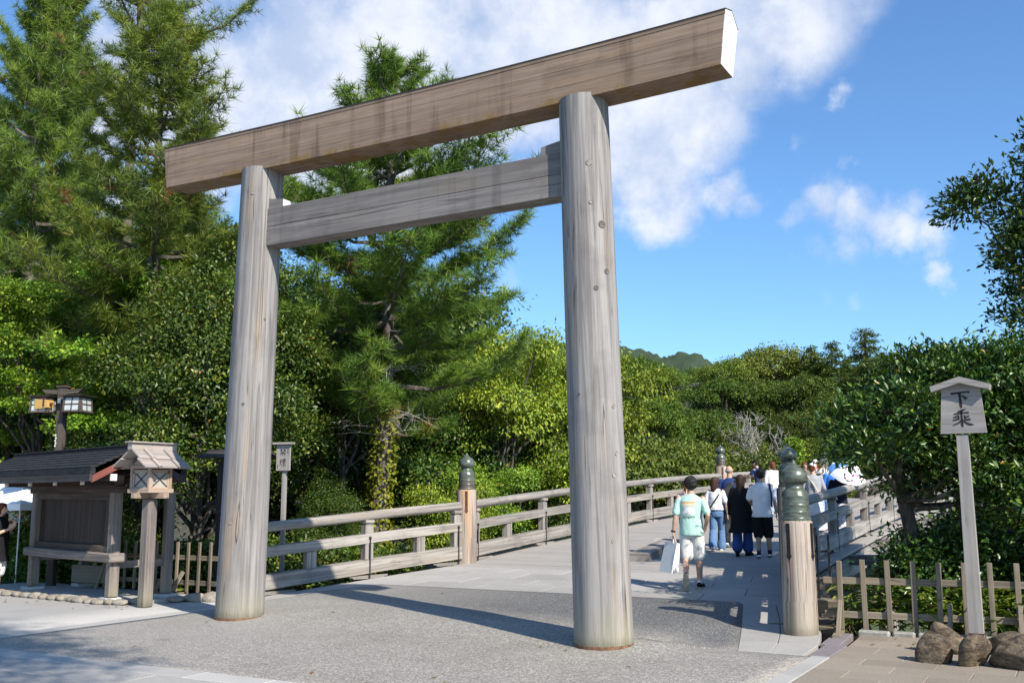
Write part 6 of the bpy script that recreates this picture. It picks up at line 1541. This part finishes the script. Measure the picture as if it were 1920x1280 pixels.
person('man in a white T-shirt and black knee-length shorts walking beside the right railing', g0(2.28, 8.72), W, 1.71, [(0, (-.09, .06, .5), (-.09, -.05, .10), .1, -.2), (0, (.1, .14, .50), (.11, .10, .12), 0, -.1)], [((-.25, -.02, 1.14), (-.16, .17, 1.0), (.5, .7, 0)), HANG(1)], tee(wht, .80, .04, .85, flare=.015), trousers(blk, .56, .115, .105, .10, name='shorts', noise=.0025), hair=hair_short(HB, .014, 5, .007), skin=SKD, shoes=SNEAK, group=GP,
       extra=both(strap(navy, [(.16, -.03, 1.46), (.2, -.15, 1.25), (.2, -.1, 1.0)], .02), lambda I: [link('sock', (lambda c: (c.chain([an, an + unit(kn - an) * .15], [.041, .046]), c.mesh('sock', navy, .01, 2))[1])(Body()), I['root']) for hip, kn, an, f in I['legs']]))
GF = 'people standing on the crown of the bridge'
person('man in navy T-shirt and dark cap leaning over the left railing, arms out', g0(-1.5, 21.8), R(72), 1.66, STAND, [((-.22, .22, 1.25), (-.10, .47, 1.22), (.2, 1, 0)), ((.22, .22, 1.22), (.08, .46, 1.16), (-.2, 1, 0))], tee(navy, .9, .03, .75), trousers(fab('offwhite', (.66, .65, .62)), .97), hair=both(hair_short(HB, .006), cap(blk, 1.)), shoes=WSHOE, group=GF, lean=.18)
person('reddish-haired woman in white blouse and pale blue jeans beside the man in dark cap', g0(-.75, 20.6), R(35), 1.60, STAND, [HANG(-1), HANG(1)], tee(wht, .86, .035, 1., True), trousers(fab('palejean', (.32, .44, .66)), .98, .095, .095, .1), head=.5, hair=hair_long(HRED, .18, .014), female=True, shoes=WSHOE, group=GF, fat=1.1)
person('woman in a grey-brown top facing the viewer, behind the near bronze caps', g0(.24, 20.7), R(205), 1.57, WALK(.08), [HANG(-1), HANG(1)], tee(fab('greybrown', (.16, .13, .115)), .85, .03, 1., True), trousers(blk, .97), hair=hair_long(HRED, .17, .012), female=True, shoes=SNEAK, group=GF)
beige = fab('beige', (.60, .54, .42))
person('person in grey top and white cap with cream shoulder bag, behind the dark handrail', g0(2.26, 13.1), R(20), 1.66, STAND, [((-.25, .02, 1.15), (-.2, .18, 1.0), (.5, .7, .2)), ((.25, .02, 1.15), (.2, .18, 1.0), (-.5, .7, .2))], tee(fab('grey', (.36, .37, .39)), .84, .035, 1., True), skirt(wht, .14, .30, z1=.99), hair=both(hair_short(HRED, .004), cap(wht, 1.)), head=-.5, female=True, shoes=WSHOE, group=GF,
       extra=both(strap(beige, [(-.14, -.04, 1.46), (-.02, -.16, 1.25), (.08, -.18, 1.05)], .02), chunk(beige, 'shoulder_bag', [([(.02, -.19, .96), (.16, -.17, .98)], [.085, .085])])))
person('person with a white hat and red top half hidden behind the striped shirt', g0(.50, 21.0), R(190), 1.63, STAND, [HANG(-1), HANG(1)], tee(fab('red', (.45, .03, .03)), .85, .03, .7), trousers(fab('charcoal', (.035, .036, .042)), .97), hair=both(hair_long(HB, .3, .004), cap(wht, 0, True)), female=True, shoes=WSHOE, group=GF)
def zebra():
    m, n, bs = material('zebra_stripe_fabric'); co = n('ShaderNodeTexCoord').outputs['Object']
    wv2 = n('ShaderNodeTexWave', dict(wave_type='BANDS', bands_direction='DIAGONAL'), Vector=co, Scale=7., Distortion=4.5, Detail=1.)
    n.set(bs, 'Base Color', n.ramp(wv2.outputs[1], [(.46, (.03, .025, .025)), (.54, (.70, .66, .60))])); bs.inputs['Roughness'].default_value = .85; return m
person('person in a black and white zebra-striped shirt and dark bucket hat facing the viewer', g0(1.18, 18.9), R(200), 1.66, WALK(.08), [HANG(-1), HANG(1)], tee(zebra(), .74, .05, 1., True, flare=.02), trousers(fab('palejean', (.32, .44, .66)), .97), hair=both(hair_short(HB, .004), cap(fab('khaki', (.10, .10, .08)), 0, True)), shoes=SNEAK, group=GF, fat=1.1)
bblue = fab('brightblue', (.05, .20, .60))
person('person in a bright blue jacket and pale green bucket hat beside the parasol', g0(2.33, 14.9), R(25), 1.63, STAND, [((-.26, .0, 1.14), (-.3, .12, .92), (-.2, .3, -1)), HANG(1)], tee(bblue, .78, .05, 1., True), trousers(blk, .97), hair=both(hair_short(HB, .004), cap(fab('sage', (.36, .42, .34)), 0, True)), shoes=SNEAK, group=GF)
def pat():
    m, n, bs = material('patterned_white_fabric'); co = n('ShaderNodeTexCoord').outputs['Object']; v = n('ShaderNodeTexVoronoi', Vector=co, Scale=22.)
    n.set(bs, 'Base Color', n.ramp(v.outputs[0], [(.25, (.22, .20, .38)), (.42, (.74, .72, .76))])); bs.inputs['Roughness'].default_value = .9; return m
para = person('long-haired woman in dark top and white patterned skirt holding a white parasol', g0(3.02, 12.25), R(15), 1.58, STAND, [HANG(-1), ((.24, .06, 1.16), (.16, .20, 1.28), (.0, .1, 1))], tee(fab('dark_navy', (.015, .016, .03)), .88, .03, 1., True), skirt(pat(), .22, .30), hair=hair_long(HB, .62, .012), female=True, shoes=SNEAK, group=GF)
pr = thing('parasol', 'white parasol with a few pink and dark flower marks and one blue panel', 'parasol', para.matrix_basis @ Vector((.10, .10, 1.34))); pr.rotation_euler = Vector((.42, -.42, .80)).to_track_quat('Z', 'Y').to_euler()
b = B(); b.tube([(0, 0, -.25), (0, 0, .55)], .006, 8); b.obj('shaft', M['steel'], pr)
pcl = [fab('parasol_white', (.80, .80, .82)), fab('parasol_blue', (.16, .36, .74))]; ng = 8
for k in range(ng):
    b = B(); rings_ = []
    for t in np.linspace(0, 1, 6):
        rr_ = .43 * math.sin(t * 1.15) / math.sin(1.15); z = .52 - .24 * (1 - math.cos(t * 1.15)) / (1 - math.cos(1.15))
        rings_.append([(rr_ * math.cos(2 * math.pi * (k + u) / ng) * (1 - .06 * math.sin(u * math.pi) * t), rr_ * math.sin(2 * math.pi * (k + u) / ng) * (1 - .06 * math.sin(u * math.pi) * t), z + .0) for u in (0, .25, .5, .75, 1)])
    V = [p for q in rings_ for p in q]; F = [[i * 5 + j, i * 5 + 5 + j, i * 5 + 6 + j, i * 5 + 1 + j] for i in range(5) for j in range(4)]
    b.add(V + [(x, y, z - .004) for x, y, z in V], F + [[30 + q for q in f[::-1]] for f in F], [[(0, 0)] * 4] * (2 * len(F)), True); o = b.obj('panel', pcl[k == 3], pr)
    e = B(); a = 2 * math.pi * k / ng; e.tube([(0, 0, .515), (.225 * math.cos(a), .225 * math.sin(a), .435), (.43 * math.cos(a), .43 * math.sin(a), .275)], .004, 5); e.obj('rib', M['steel'], pr)
rr = random.Random(2); b = B()
for q in range(9):
    a = rr.uniform(-2.4, -.9); t = rr.uniform(.45, .85); rad = .43 * math.sin(t * 1.15) / math.sin(1.15) * .955; z = .52 - .24 * (1 - math.cos(t * 1.15)) / (1 - math.cos(1.15)); c = np.array((rad * math.cos(a), rad * math.sin(a), z + .012)); n_ = unit(np.array((math.cos(a), math.sin(a), 1.1))); x_ = unit(np.cross(n_, (0, 0, 1))); y_ = np.cross(n_, x_); s = rr.uniform(.014, .03)
    b.add([c + x_ * s * math.cos(w_) + y_ * s * math.sin(w_) for w_ in np.arange(6) * 1.047], [[0, 1, 2, 3, 4, 5]], [[(0, 0)] * 6])
b.obj('flower_print', fab('flower_pink', (.42, .06, .20)), pr)
person('person in loose black top cut off by the left edge, hand at the chin', (-9.66, .70, 0.), R(-60), 1.63, STAND, [((-.24, .05, 1.16), (-.12, .22, 1.28), (.3, .2, 1)), ((.26, .04, 1.14), (.16, .26, 1.24), (-.4, .5, .6))], tee(blk, .62, .06, .8, flare=.03), trousers(wht, .60, .11, .11, .1, name='shorts'), hair=hair_long(HRED, .2, .006), female=True, shoes=SNEAK, fat=1.15)
